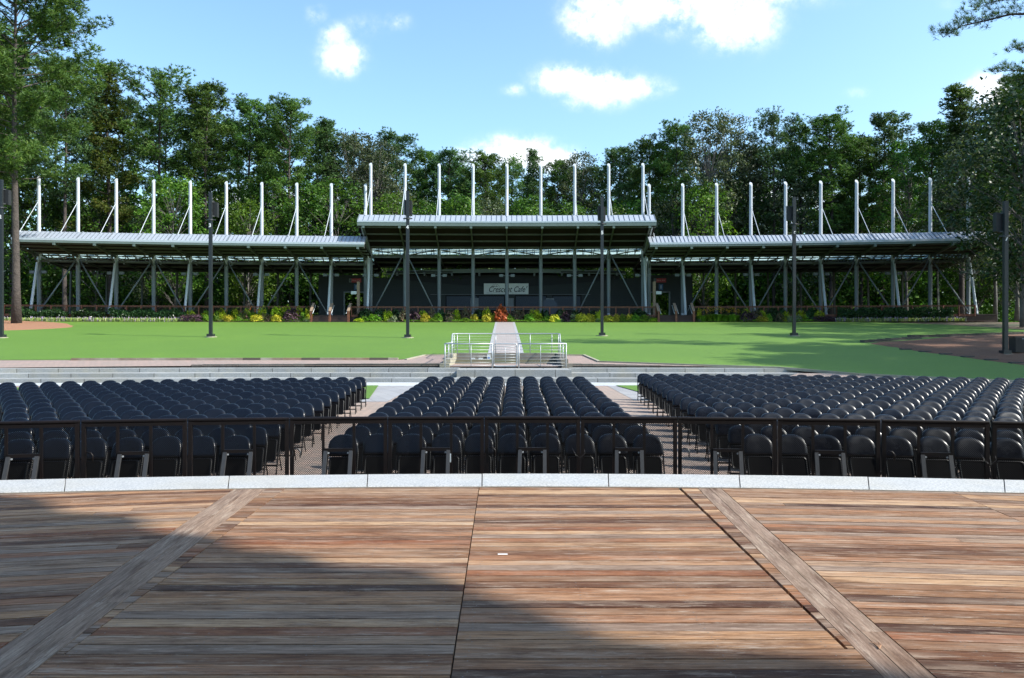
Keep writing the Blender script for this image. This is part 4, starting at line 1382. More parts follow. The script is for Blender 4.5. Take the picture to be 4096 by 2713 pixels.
# curved fascia beam
b = MB()
for i in range(20):
    xa, xb = -14.7 + 28.0 * i / 20, -14.7 + 28.0 * (i + 1) / 20
    f = lambda x: YB - 1.2 + .004 * (x + .6) ** 2
    zz = lambda x: 7.62 - .0010 * (x + .6) ** 2
    b.beam((xa, f(xa), rel(zz(xa))), (xb, f(xb), rel(zz(xb))), .12, .44)
place(cafe, b); b.build("fascia", MT['fascia'], cafe)
for i in range(9):
    x = -13.4 + 3.2 * i
    b = MB()
    b.box(x - .1, x + .1, YB - 1.1, YB - .9, rel(7.05), rel(7.42)); b.beam((x, YB - 1.1, rel(7.4)), (x, YB + .6, rel(7.2)), .12, .16)
    place(cafe, b); b.build("roof_bracket", MT['steel'], cafe)
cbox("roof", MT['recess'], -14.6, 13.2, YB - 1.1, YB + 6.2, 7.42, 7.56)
for (xa, xb) in ((-7.7, -4.1), (-3.9 + .0, -.95), (1.0 - .55, 4.0), (4.85, 8.05)):
    fr_ = cbox("shutter_frame", MT['blacksteel'], xa - .12, xb + .12, YB - .06, YB - .01, 2.2, 4.85)
    b = MB()
    k = 18
    for j in range(k):
        z = 3.2 + 1.5 * j / k
        b.box(xa, xb, YB - .10, YB - .07, rel(z + .004), rel(z + 1.5 / k - .012))
    place(cafe, b); b.build("shutter", MT['shutter'], fr_)
    b = MB(); b.box(xa - .1, xb + .1, YB - .45, YB - .08, rel(3.1), rel(3.16)); place(cafe, b); b.build("counter", MT['steel'], fr_)
for i, xa in enumerate((-3.98 - .9 + .0, -.75, 4.05 - .05)):
    mb = cbox("menu_board", MT['board'], xa, xa + .95, YB - .13, YB - .085, 3.0, 4.5)
cbox("lintel_strip", MT['steel'], -9.6, 9.2, YB - .14, YB - .075, 4.90, 4.95)

def text(body, size, m, loc, parent=None, shear=0.0, name="lettering", yaw=0.0, sx=1.0, ext=.004, align='CENTER', bold=0.0):
    cu = bpy.data.curves.new(name, 'FONT')
    cu.body = body; cu.size = size; cu.shear = shear; cu.extrude = ext; cu.offset = bold
    cu.align_x = align; cu.align_y = 'CENTER'
    cu.materials.append(m)
    tmp = bpy.data.objects.new(name + "_src", cu)
    COL.objects.link(tmp)
    me = bpy.data.meshes.new_from_object(tmp.evaluated_get(bpy.context.evaluated_depsgraph_get()))
    bpy.data.objects.remove(tmp)
    o = bpy.data.objects.new(name, me)
    COL.objects.link(o)
    o.location = loc; o.rotation_euler = (radians(90), 0, yaw); o.scale = (sx, 1, 1)
    if parent is not None: o.parent = parent
    return o
# cafe sign
sg = empty("cafe_sign", (-.68, YB - .20, rel(5.58)))
tag(sg, "pale cafe name board with script lettering hanging on the dark wall", "sign")
b = MB(); b.box(-2.62, 2.62, -.03, .03, -.63, .63); b.build("board", MT['sign'], sg)
text("Crescent Cafe'", .92, MT['ink'], (.1, -.04, -.08), sg, shear=.38, sx=.80, bold=.008)
b = MB()
pts = [(-1.25 + .45 * cos(a), -.045, .18 + .36 * sin(a)) for a in [pi * .0 + i * pi * 1.15 / 14 for i in range(15)]]
b.tube(pts, .014, 6)
pts = [(-2.3, -.045, -.48), (-1.6, -.045, -.50), (-1.1, -.045, -.42), (-.6, -.045, -.36), (-.2, -.045, -.47), (.3, -.045, -.42), (.8, -.045, -.50), (1.3, -.045, -.49)]
b.tube(pts, .012, 6)
for i in range(9):
    b.box(-1.52 + i * .06, -1.48 + i * .06, -.05, -.034, .24, .33 + .05 * sin(i * 1.3))
b.build("emblem", MT['ink'], sg)

# service walls either side, with doorways
def service(x0, x1, d0, d1, lab, sgn_x):
    root = empty("service_building", (x0, YB, rel(2.2)))
    tag(root, lab, "building")
    b = MB()
    for (a, c_, z0, z1) in ((x0, d0, 2.2, 7.2), (d1, x1, 2.2, 7.2), (d0, d1, 5.2, 7.2)):
        b.box(a, c_, YB - .3, YB - .05, rel(z0), rel(z1))
    place(root, b); b.build("wall", MT['siding'], root)
    b = MB()
    for (a, c_, z0, z1) in ((d0 - .02, d0 + .12, 2.2, 5.25), (d1 - .12, d1 + .02, 2.2, 5.25), (d0 + .12, d1 - .12, 5.12, 5.25)):
        b.box(a, c_, YB - .34, YB - .01, rel(z0), rel(z1))
    place(root, b); b.build("door_frame", MT['steel'], root)
service(-22.7, -16.7, -19.75, -17.3, "dark green wall with an open doorway left of the cafe", 0)
service(16.1, 21.2, 16.2, 18.55, "dark green wall with an open doorway right of the cafe", 0)
for (x, lab) in ((-18.4, "left"), (17.35, "right")):
    s_ = empty("first_aid_sign", (x, YB - .36, rel(6.55)))
    tag(s_, "red First Aid sign above the doorway %s of the cafe" % lab, "sign", "first aid signs above the doorways")
    b = MB(); b.box(-.42, .72, -.02, .02, -.23, .23); b.build("board", MT['red'], s_)
    b = MB(); b.box(-.72, -.42, -.02, .02, -.23, .23); b.build("pictogram_board", MT['board'], s_)
    b = MB(); b.box(-.60, -.54, -.03, -.021, -.02, .16); b.add([(-.66, -.026, -.02), (-.48, -.026, -.02), (-.57, -.026, -.16)], [(0, 2, 1)]); b.build("arrow", MT['ink'], s_)
    text("First Aid", .27, MT['redlt'], (.15, -.026, 0), s_)
    r_ = empty("restroom_sign", (x + .12, YB - .36, rel(5.78)))
    tag(r_, "small blue restroom sign below the First Aid sign %s of the cafe" % lab, "sign", "restroom signs above the doorways")
    b = MB(); b.box(-.25, .25, -.02, .02, -.34, .34); b.build("board", MT['blue'], r_)
    b = MB()
    b.tube([(0, -.035, .17), (0, -.022, .17)], .05, 12)
    b.box(-.055, .055, -.03, -.021, -.06, .11); b.box(-.05, -.01, -.03, -.021, -.22, -.06); b.box(.01, .05, -.03, -.021, -.22, -.06)
    b.build("pictogram", MT['bluelt'], r_)
for (x, lab, s) in ((-16.35, "left", -1), (15.15, "right", 1)):
    b = MB(); b.box(-.14, .14, -.14, .14, 0, 3.6)
    o = b.build("timber_post", MT['greywood']); o.location = Pc(x, -1.2, 2.2)
    tag(o, "tall weathered timber post beside the %s stairs" % lab, "post")
    b = MB(); b.box(-.28, .28, -.1, .1, -.16, .16); b.box(-.04, .04, .1, .3, -.05, .05)
    o = b.build("junction_box", MT['box']); v = Pc(x + .45 * -s * -1, -1.42, 4.6); o.location = v
    tag(o, "pale grey box fixed beside the %s timber post" % lab, "box")
# round white table tipped on edge on the deck
t_ = empty("round_table", (4.05, 84.9, rel(2.2)))
tag(t_, "round table tipped on its edge behind the middle railing", "table")
b = MB(); b.tube([(0, 0, .93), (0, .04, .93)], .92, 36); b.build("tabletop", MT['shutter'], t_, smooth=30)
b = MB(); b.tube([(0, .05, .93), (0, .55, .6)], .03, 8); b.tube([(-.4, .5, .3), (.4, .5, .3)], .02, 6); b.build("base", MT['blacksteel'], t_)
# slim tables on the deck
for (x, y, lab) in ((7.7, 85.6, "right of the tipped round table"), (-9.6, 86, "behind the middle railing, left side"), (-6.4, 86.5, "before the leftmost shutter"), (-21.0, 84, "left of the left stairs"), (20.2, 84, "right of the right stairs")):
    t_ = empty("high_table", (x, y, rel(2.2)))
    tag(t_, "dark high table " + lab, "table", "dark high tables on the deck")
    b = MB(); b.tube([(0, 0, 1.07), (0, 0, 1.11)], .45, 20); b.build("tabletop", MT['blacksteel'], t_, smooth=30)
    b = MB(); b.tube([(0, 0, .02), (0, 0, 1.07)], .035, 8); b.tube([(0, 0, 0), (0, 0, .03)], .26, 16); b.build("leg", MT['blacksteel'], t_)

# ------------------------------------------------------------------ speaker poles
def speaker_pole(x, y, zb, h, num, side, label, numh=None):
    root = empty("speaker_pole", (x, y, rel(zb)))
    tag(root, label, "pole", "numbered square speaker poles on the lawn")
    b = MB()
    w0, w1 = .105, .085
    b.beam((0, 0, .0), (0, 0, h), w0 * 2, w0 * 2)
    b.build("pole", MT['lamp'], root)
    b = MB(); b.box(-.22, .22, -.22, .22, .05, .24); b.build("base_plate", MT['lamp'], root)
    b = MB(); b.tube([(0, 0, -.2), (0, 0, .05)], .42, 24); b.build("footing", MT['limestone'], root, smooth=40)
    # speaker cabinet behind, showing to both/one side
    b = MB()
    cx = {'b': 0.0, 'r': .24, 'l': -.24}[side]
    sw, sh_, sd = (.27 if side == 'b' else .17), .56, .22
    z = h - 1.15
    b.add([(cx - sw, .14, z - sh_ * .85), (cx + sw, .14, z - sh_), (cx + sw, .14 + sd * 1.5, z - sh_), (cx - sw, .14 + sd * 1.5, z - sh_ * .85),
           (cx - sw, .14, z + sh_), (cx + sw, .14, z + sh_ * .85), (cx + sw, .14 + sd * 1.5, z + sh_ * .85), (cx - sw, .14 + sd * 1.5, z + sh_)],
          [(0, 3, 2, 1), (4, 5, 6, 7), (0, 1, 5, 4), (1, 2, 6, 5), (2, 3, 7, 6), (3, 0, 4, 7)])
    b.build("speaker", MT['speaker'], root)
    b = MB()
    for zz in (z + .5, z - .5): b.beam((0, .0, zz), (cx, .2, zz), .06, .06)
    b.tube([(-.32, .05, z - .78), (.32, .05, z - .78)], .045, 8)
    b.tube([(0, 0, z - .82), (0, 0, z - .74)], .18, 12)
    b.build("bracket", MT['galv'], root)
    b = MB(); b.box(-.045, .045, -w0 - .012, -w0 - .002, h - 2.62, h - 2.36) if False else b.box(-.001, .001, -w0 - .004, -w0 - .002, h - 2.5, h - 2.49)
    text(num, .34, MT['mast_num'], (0, -w0 - .006, (numh if numh else h - 2.5)), root, name="number", bold=.012)
def pole_at(px, yb, ytop, H, ynum, num, side, label):
    Y = 3124 * H / (yb - ytop)
    X = (px - 2048) / 3124 * Y
    zb = (1345 - yb) / 3124 * Y
    g = slope(X, Y)
    speaker_pole(X, Y, g + .02, H + (zb - g), num, side, label, numh=(yb - ynum) / 3124 * Y + (zb - g))
pole_at(6, 1345, 720, 10.8, 870, "2", 'r', "dark square speaker pole numbered 2 at the left edge beside the pine")
pole_at(843, 1350, 771, 10.2, 904, "3", 'r', "dark square speaker pole numbered 3 before the left wing")
pole_at(1631, 1348, 765, 10.2, 911, "4", 'b', "dark square speaker pole numbered 4 before the middle roof, left side")
pole_at(2408, 1353, 790, 10.2, 933, "5", 'b', "dark square speaker pole numbered 5 before the middle roof, right side")
pole_at(3176, 1358, 790, 10.2, 934, "6", 'l', "dark square speaker pole numbered 6 before the right wing")
pole_at(4021, 1420, 806, 8.4, 957, "7", 'l', "dark square speaker pole numbered 7 in the mulch bed beside the bin")
# bin
tb = empty("litter_bin", (27.95, 43.2, rel(slope(28, 43.2)) + .08))
tag(tb, "square black litter bin in the mulch beside pole 7", "bin")
b = MB(); b.box(-.29, .29, -.29, .29, .03, .84)
for i in range(9): b.box(-.28 + i * .066, -.235 + i * .066, -.31, -.291, .06, .80)
b.build("body", MT['bin'], tb)
b = MB(); b.box(-.32, .32, -.32, .32, .845, .92); b.build("lid", MT['bin'], tb)
b = MB(); b.box(.05, .22, -.325, -.312, .74, .80); b.build("label_plate", MT['board'], tb)

# ------------------------------------------------------------------ sound booth walls and railing
bw = empty("booth_wall", (-.3, 43.0, rel(-1.5)))
tag(bw, "low concrete wall sunk into the slope behind the railed mixing area", "wall")
def bbox(name, m, x0, x1, y0, y1, z0, z1, root=bw):
    b = MB(); b.box(x0, x1, y0, y1, rel(z0), rel(z1)); place(root, b); return b.build(name, m, root)
bbox("rear_wall", MT['conc'], -3.05, 2.42, 42.95, 43.25, -1.55, -.93)
bbox("left_wall", MT['limestone'], -3.40, -3.05, 40.6, 43.25, -1.6, -.93)
bbox("left_wall_step", MT['limestone'], -3.40, -3.05, 38.6, 40.598, -1.6, -1.13)
bbox("left_wall_step", MT['limestone'], -3.52, -3.05, 37.95, 38.598, -1.6, -1.33)
bbox("right_wall", MT['conc'], 2.42, 2.78, 40.6, 43.25, -1.6, -.93)
bbox("right_wall_step", MT['conc'], 2.42, 2.78, 38.6, 40.598, -1.6, -1.13)
bbox("right_wall_step", MT['conc'], 2.42, 2.95, 37.95, 38.598, -1.6, -1.33)
rl = empty("metal_railing", (-.3, 40, rel(-1.5)))
tag(rl, "pale galvanised railing enclosing the mixing area above the steps", "railing")
def rtube(b, pts, r, n=8):
    b.tube([(x, y, rel(z)) for x, y, z in pts], r, n)
def rfin(b, name, parent=rl):
    place(rl, b); return b.build(name, MT['rail'], parent, smooth=True)
yf, yb_ = 37.75, 43.08
zt_f, zt_b = -.36, .14
XL, XR = -3.12, 2.50
b = MB()
rtube(b, [(XL, 40.9, zt_b - .02), (XL, yb_ - .1, zt_b), (XL + .1, yb_, zt_b), (XR - .1, yb_, zt_b), (XR, yb_ - .1, zt_b), (XR, 40.9, zt_b - .02), ], .032)
rtube(b, [(XL, 40.9, zt_b - .02), (XL, 40.7, zt_b - .1), (XL, 40.5, zt_f + .1), (XL - .02, 40.3, zt_f + .02), (XL - .12, yf, zt_f)], .032)
rtube(b, [(XR, 40.9, zt_b - .02), (XR, 40.7, zt_b - .1), (XR, 40.5, zt_f + .1), (XR + .02, 40.3, zt_f + .02), (XR + .12, yf, zt_f)], .032)
rtube(b, [(XL - .12, yf, zt_f), (-.92, yf, zt_f)], .032); rtube(b, [(.30, yf, zt_f), (XR + .12, yf, zt_f)], .032)
rfin(b, "top_rail")
b = MB()
for k in range(1, 7):
    z = zt_b - k * .145
    rtube(b, [(XL, 40.8, z), (XL, yb_, z), (XR, yb_, z), (XR, 40.8, z)], .009, 6)
for k in range(1, 8):
    z = zt_f - k * .15
    rtube(b, [(XL - .02, 40.3, z), (XL - .12, yf, z), (-.95, yf, z)], .009, 6)
    rtube(b, [(.33, yf, z), (XR + .12, yf, z), (XR + .02, 40.3, z)], .009, 6)
rfin(b, "cross_rails")
for (x, y, zb_, zt_, r_) in [(XL, 40.6, -1.5, zt_f + .3, .028), (XR, 40.6, -1.5, zt_f + .3, .028), (XL - .12, yf, -1.55, zt_f, .028), (XR + .12, yf, -1.55, zt_f, .028), (-.95, yf, -1.55, zt_f, .032), (.33, yf, -1.55, zt_f, .032), (XL - .06, 39.2, -1.5, zt_f, .024), (XR + .06, 39.2, -1.5, zt_f, .024)] + \
        [(x, yb_, -.95, zt_b, .022) for x in (XL + .1, -2.35, -.9, -.0 + 1.0, 2.2)] + [(x, yf, -1.45, zt_f, .014) for x in (-1.98, 1.38)] + [(XL, 42, -.95, zt_b, .022), (XR, 42, -.95, zt_b, .022)]:
    b = MB(); rtube(b, [(x, y, zb_), (x, y, zt_)], r_); rfin(b, "post")
g_ = MB()
gx0, gx1, gz0, gz1 = -.88, .24, -1.44, zt_f
c_ = .09
rtube(g_, [(gx0, yf, gz0 + c_), (gx0 + .03, yf, gz0 + .03), (gx0 + c_, yf, gz0), (gx1 - c_, yf, gz0), (gx1 - .03, yf, gz0 + .03), (gx1, yf, gz0 + c_), (gx1, yf, gz1 - c_), (gx1 - .03, yf, gz1 - .03), (gx1 - c_, yf, gz1), (gx0 + c_, yf, gz1), (gx0 + .03, yf, gz1 - .03), (gx0, yf, gz1 - c_), (gx0, yf, gz0 + c_ - .01)], .028)
for k in range(1, 8): rtube(g_, [(gx0, yf, zt_f - k * .132), (gx1, yf, zt_f - k * .132)], .011, 6)
rtube(g_, [((gx0 + gx1) / 2, yf, gz0 + .15), ((gx0 + gx1) / 2, yf, gz1 - .15)], .012, 6)
rfin(g_, "gate")
for i, (x, w, z0, z1, lab) in enumerate(((-2.5, .17, -1.40, -1.28, "smallest electrical box on the booth wall, at left"), (-2.15, .23, -1.42, -1.19, "second electrical box from the left on the booth wall"),
                                    (-1.72, .23, -1.42, -1.19, "third electrical box from the left on the booth wall"), (-1.27, .20, -1.44, -1.0, "tall electrical box with a blue sticker on the booth wall"))):
    e_ = empty("electrical_box", (x, 42.9, rel(z0)))
    tag(e_, "pale grey " + lab, "electrical box", "electrical boxes on the booth wall")
    b = MB(); b.box(-w / 2, w / 2, -.08, .05, 0, z1 - z0); b.build("box_body", MT['box'], e_)
    b = MB(); b.tube([(w / 2, -.02, (z1 - z0) * .5), (w / 2 + .2, -.02, (z1 - z0) * .5 - (.1 if i == 3 else 0))] + ([(w / 2 + .95, -.0, (z1 - z0) * .1)] if i == 3 else []), .012, 6); b.build("conduit", MT['box'], e_)
    if i == 3:
        b = MB(); b.box(-.05, .05, -.085, -.081, .22, .29); b.build("sticker", MT['sticker'], e_)

# ------------------------------------------------------------------ plants
def clump_mesh(name, n, rx, ry, rz, leaf, aspect=.45, m=None, shape='dome', seed=1, droop=0.0, extra=None):
    rr = random.Random(seed)
    b = MB()
    for _ in range(n):
        if shape == 'dome':
            # points near the surface of a lumpy half ellipsoid
            a = rr.uniform(0, 2 * pi); h = rr.uniform(-.15, 1)
            rad = sqrt(max(0, 1 - max(0, h) ** 2)) * rr.uniform(.55, 1) ** .5
            lump = 1 + .13 * sin(a * 3 + seed) + .10 * sin(a * 5 + h * 7 + seed * 2)
            c = Vector((cos(a) * rad * rx * lump, sin(a) * rad * ry * lump, max(.03, (h * .85 + .15) * rz * lump * rr.uniform(.82, 1.05))))
            nrm = Vector((cos(a) * rad, sin(a) * rad, h + .25)).normalized()
        else:
            a = rr.uniform(0, 2 * pi); r_ = rr.random() ** .5 * .35
            c = Vector((cos(a) * r_ * rx, sin(a) * r_ * ry, 0)); nrm = Vector((cos(a), sin(a), .9))
        if shape == 'grass':
            d = Vector((cos(a) * rr.uniform(.2, 1.1), sin(a) * rr.uniform(.2, 1.1), 1.4)).normalized()
            L = rz * rr.uniform(.6, 1.1)
            side = d.cross(Vector((0, 0, 1))).normalized() * leaf * .35
            p1 = c + d * L * .6; p2 = c + d * L * .85 + Vector((d.x * L * .35, d.y * L * .35, -droop * L))
            base = len(b.v)
            b.v.extend([tuple(c - side), tuple(c + side), tuple(p1 + side * .8), tuple(p1 - side * .8), tuple(p2)])
            b.f.extend([(base, base + 1, base + 2, base + 3), (base + 3, base + 2, base + 4)]); b.m.extend([0, 0])
            continue
        d = (nrm + Vector((rr.uniform(-.9, .9), rr.uniform(-.9, .9), rr.uniform(-.5, .9)))).normalized()
        d = (d - nrm * .6 + Vector((rr.uniform(-.6, .6), rr.uniform(-.6, .6), .3))).normalized()
        u = d.cross(nrm + Vector((rr.uniform(-.5, .5), rr.uniform(-.5, .5), rr.uniform(-.3, .5)))).normalized()
        L = leaf * rr.uniform(.7, 1.3)
        base = len(b.v)
        w_ = u * L * aspect
        b.v.extend([tuple(c - d * L * .5), tuple(c + w_ * .5), tuple(c + d * L * .5), tuple(c - w_ * .5)])
        b.f.append((base, base + 1, base + 2, base + 3)); b.m.append(0)
    return b
def flowers(b, n, rx, ry, z0, z1, s, seed=1, surf=True):
    rr = random.Random(seed)
    for _ in range(n):
        a = rr.uniform(0, 2 * pi); r_ = rr.random() ** .5
        c = Vector((cos(a) * r_ * rx, sin(a) * r_ * ry, rr.uniform(z0, z1) * (1 - .25 * r_ * r_)))
        for k in range(5):
            an = 2 * pi * k / 5 + rr.uniform(-.3, .3)
            d = Vector((cos(an), sin(an), .7)).normalized() * s
            u = Vector((-sin(an), cos(an), 0)) * s * .35
            base = len(b.v)
            b.v.extend([tuple(c), tuple(c + d * .6 + u), tuple(c + d), tuple(c + d * .6 - u)])
            b.f.append((base, base + 1, base + 2, base + 3)); b.m.append(0)
PK = {  # kind: (words, category, material, shape, flower material or None)
    'gold': ("low golden-yellow mounded shrub", 'sh_gold', 'dome'), 'lime': ("bright lime-green upright shrub", 'sh_lime', 'dome'),
    'green': ("mid-green bushy perennial", 'sh_green', 'dome'), 'dark': ("glossy dark green shrub against the deck", 'sh_dark', 'dome'),
    'purple': ("purple-leaved shrub", 'sh_purple', 'dome'), 'red': ("coppery red shrub at the head of the path", 'sh_red', 'dome'),
    'silver': ("small silvery variegated plant", 'sh_silver', 'grass'), 'rose': ("sparse bronze-green rose bush", 'sh_rose', 'dome'),
    'grass': ("arching pale ornamental grass", 'sh_silver', 'grass'), 'lily': ("tall green daylily clump with yellow flowers", 'sh_green', 'grass'),
    'canna': ("tall canna plant with orange flowers", 'sh_green', 'grass'), 'lowp': ("low purple ground-cover clump", 'sh_purple', 'dome'),
    'ylow': ("green clump dotted with yellow flowers", 'sh_green', 'dome'), 'hosta': ("small variegated hosta", 'sh_silver', 'dome')}
proto = {}
def plant_mesh(kind, v):
    key = (kind, v)
    if key in proto: return proto[key]
    wd, mk, shp = PK[kind]
    sd = hash_(kind) + v * 17
    if shp == 'grass':
        nn = {'lily': 520, 'canna': 90, 'silver': 150, 'grass': 220}[kind]
        lf = {'lily': .10, 'canna': .26, 'silver': .05, 'grass': .035}[kind]
        b = clump_mesh(kind, nn, 1, 1, 1.0, lf, m=None, shape='grass', seed=sd, droop=.25 if kind != 'canna' else .05)
    else:
        n_l = {'rose': 380, 'hosta': 200}.get(kind, 900)
        lf = {'dark': .20, 'rose': .15, 'hosta': .3, 'red': .2}.get(kind, .13)
        b = clump_mesh(kind, n_l, .5, .5, .95, lf, .5, shape='dome', seed=sd)
    me = b.build("foliage_src", MT[mk])
    fl = None
    if kind in ('lily', 'ylow', 'canna', 'rose', 'silver'):
        fb = MB()
        pr = {'lily': (26, .55, .55, .95, 1.28, .075), 'ylow': (9, .4, .4, .75, .95, .06), 'canna': (7, .25, .25, 1.0, 1.2, .12), 'rose': (10, .42, .42, .7, 1.0, .05), 'silver': (14, .35, .35, .6, .9, .06)}[kind]
        flowers(fb, *pr, seed=sd + 3)
        fm = {'lily': 'fl_yel', 'ylow': 'fl_yel', 'canna': 'fl_ora', 'rose': 'fl_pink', 'silver': 'fl_lil'}[kind]
        f_ = fb.build("flowers_src", MT[fm]); fl = f_.data; bpy.data.objects.remove(f_)
    d = me.data; bpy.data.objects.remove(me)
    proto[key] = (d, fl)
    return proto[key]
def hash_(s): return sum(ord(c) * (i + 3) for i, c in enumerate(s)) % 997
plants = []
def P(kind, px, yt, yb, w, back=0.0):
    """image-plane reading of the photograph -> position in the bed, metres"""
    Y = 80.75 + back - KP * ((px - 2048) / 39) ** 2
    plants.append((kind, (px - 2048) / 3124 * Y, Y, w * Y / 3124, (1292 - yt) * Y / 3124))
def Z5(kind, x, yt, yb, w, back=0): P(kind, 700 + .2956 * x, 1150 + .2956 * yt, 1150 + .2956 * yb, w * .2956, back)
def Z6(kind, x, yt, yb, w, back=0): P(kind, 1400 + .2956 * x, 1180 + .2956 * yt, 1180 + .2956 * yb, w * .2956, back)
def Z7(kind, x, yt, yb, w, back=0): P(kind, 2050 + .2956 * x, 1180 + .2956 * yt, 1180 + .2956 * yb, w * .2956, back)
def Z8(kind, x, yt, yb, w, back=0): P(kind, 2700 + .3378 * x, 1180 + .3378 * yt, 1180 + .3378 * yb, w * .3378, back)
for a in [('lime', 215, 350, 430, 120, .7), ('grass', 335, 340, 430, 120, .6), ('lowp', 150, 400, 478, 130), ('lowp', 270, 392, 482, 200), ('ylow', 425, 350, 450, 110, .5), ('green', 420, 400, 478, 110), ('ylow', 560, 362, 455, 90, .4),
          ('lime', 645, 345, 440, 140, .7), ('silver', 625, 415, 478, 110), ('gold', 718, 405, 478, 115), ('lime', 822, 333, 440, 115, .7), ('green', 880, 375, 455, 120, .5), ('dark', 735, 338, 430, 130, 1.2), ('rose', 925, 340, 460, 120, .5), ('lime', 968, 328, 410, 100, .9), ('canna', 1035, 290, 440, 100, .6),
          ('canna', 1110, 300, 430, 90, .8), ('lime', 1185, 313, 400, 110, 1.0), ('gold', 1106, 402, 485, 135), ('rose', 1210, 380, 470, 120, .4), ('dark', 1270, 305, 420, 120, 1.3), ('lime', 1368, 305, 410, 145, .8), ('gold', 1378, 398, 488, 150), ('lime', 1515, 303, 380, 125, 1.1), ('rose', 1300, 390, 470, 110, .4),
          ('purple', 1585, 333, 455, 215, .5), ('lime', 1680, 313, 400, 120, 1.0), ('silver', 1655, 415, 478, 90), ('silver', 1495, 410, 472, 90), ('silver', 1785, 402, 482, 110), ('green', 1735, 360, 440, 110, .6), ('lime', 1800, 328, 440, 110, .7), ('dark', 1795, 300, 430, 150, 1.3), ('silver', 985, 420, 478, 70), ('dark', 430, 338, 430, 160, 1.3)]:
    Z5(*a)
for a in [('lime', 128, 338, 382, 120), ('dark', 215, 228, 330, 185, 1.2), ('dark', 400, 228, 330, 170, 1.2), ('dark', 620, 238, 335, 150, 1.2), ('lime', 512, 248, 330, 125, .8), ('ylow', 312, 288, 362, 145, .3), ('green', 200, 315, 360, 90, .3), ('silver', 540, 305, 355, 85), ('rose', 725, 222, 345, 115, .4), ('purple', 878, 250, 365, 170, .5),
          ('lime', 990, 248, 320, 130, .9), ('gold', 1013, 285, 365, 118), ('rose', 1105, 215, 345, 80, .5), ('green', 1190, 275, 345, 115, .3), ('hosta', 600, 300, 345, 70, .2), ('silver', 1355, 250, 350, 110, .5), ('rose', 1350, 238, 345, 130, .6), ('lime', 1437, 235, 320, 100, .9), ('dark', 1240, 238, 330, 110, 1.2), ('rose', 1570, 200, 340, 120, .8), ('gold', 1685, 290, 345, 105, .2), ('dark', 1740, 235, 320, 130, 1.2),
          ('lime', 1852, 228, 310, 135, .8), ('gold', 1855, 282, 350, 112), ('gold', 1955, 290, 348, 95, .3), ('red', 2045, 198, 350, 138, .1), ('green', 2140, 285, 350, 100, .2), ('grass', 2170, 245, 330, 70, .8), ('rose', 2260, 240, 345, 120, .8), ('green', 2190, 320, 355, 70), ('dark', 1960, 245, 330, 130, 1.3), ('green', 1130, 330, 368, 110), ('green', 1560, 330, 362, 120)]:
    Z6(*a)
for a in [('rose', 50, 235, 345, 140, .8), ('rose', 130, 245, 345, 110, .8), ('lime', 310, 235, 340, 150, .5), ('green', 235, 285, 348, 120, .1), ('rose', 255, 220, 330, 100, .7), ('dark', 445, 248, 340, 150, 1.1), ('gold', 560, 293, 352, 125), ('green', 460, 305, 352, 100, .1), ('silver', 655, 300, 352, 80), ('dark', 650, 238, 320, 130, 1.2), ('purple', 722, 265, 352, 120, .4), ('hosta', 822, 285, 350, 85, .1), ('dark', 845, 240, 320, 120, 1.2), ('gold', 930, 283, 358, 130), ('gold', 1040, 287, 357, 115),
          ('dark', 1065, 250, 330, 130, 1.2), ('lime', 1172, 256, 330, 105, .5), ('grass', 1150, 290, 355, 80), ('gold', 1300, 300, 360, 130), ('gold', 1408, 290, 352, 105, .2), ('green', 1490, 288, 355, 95, .1), ('gold', 1580, 290, 350, 105, .3), ('green', 1660, 295, 358, 115), ('green', 1780, 295, 360, 130), ('dark', 1710, 233, 320, 190, 1.1), ('rose', 1870, 300, 355, 90, .1), ('lime', 1905, 330, 378, 110), ('green', 600, 330, 362, 120), ('rose', 1345, 285, 330, 50, .4)]:
    Z7(*a)
for a in [('lily', 320, 195, 325, 110, .2), ('lily', 405, 175, 325, 120, .3), ('lily', 500, 165, 325, 130, .2), ('lily', 590, 185, 325, 120, .3), ('lily', 680, 180, 325, 130, .2), ('lily', 735, 195, 320, 80, .4), ('lime', 285, 205, 280, 50, .5), ('silver', 290, 270, 325, 70), ('purple', 845, 220, 328, 135, .2), ('lime', 848, 200, 270, 90, .8), ('rose', 960, 205, 315, 130, .5), ('lime', 1030, 215, 290, 70, .9), ('gold', 1028, 275, 328, 108),
          ('ylow', 1112, 248, 315, 65, .2), ('dark', 1160, 195, 300, 130, 1.1), ('dark', 1255, 200, 300, 110, 1.1), ('rose', 1240, 240, 320, 80, .3), ('lime', 1310, 225, 300, 85, .7), ('grass', 1368, 205, 310, 100, .3), ('hosta', 1455, 262, 322, 80), ('lime', 1480, 218, 295, 110, .7), ('dark', 1590, 205, 300, 130, 1.1), ('lime', 1705, 218, 270, 95, .6), ('lowp', 1700, 265, 322, 110), ('lowp', 1800, 270, 322, 130), ('green', 1540, 265, 315, 70, .4)]:
    Z8(*a)
plants.sort(key=lambda q: q[1])
def bedname(X): return "left bed" if X < -18.5 else ("middle bed" if X < 17 else "right bed")
cnt = {}; tot = {}
for k_, X, *_ in plants: tot[(k_, bedname(X))] = tot.get((k_, bedname(X)), 0) + 1
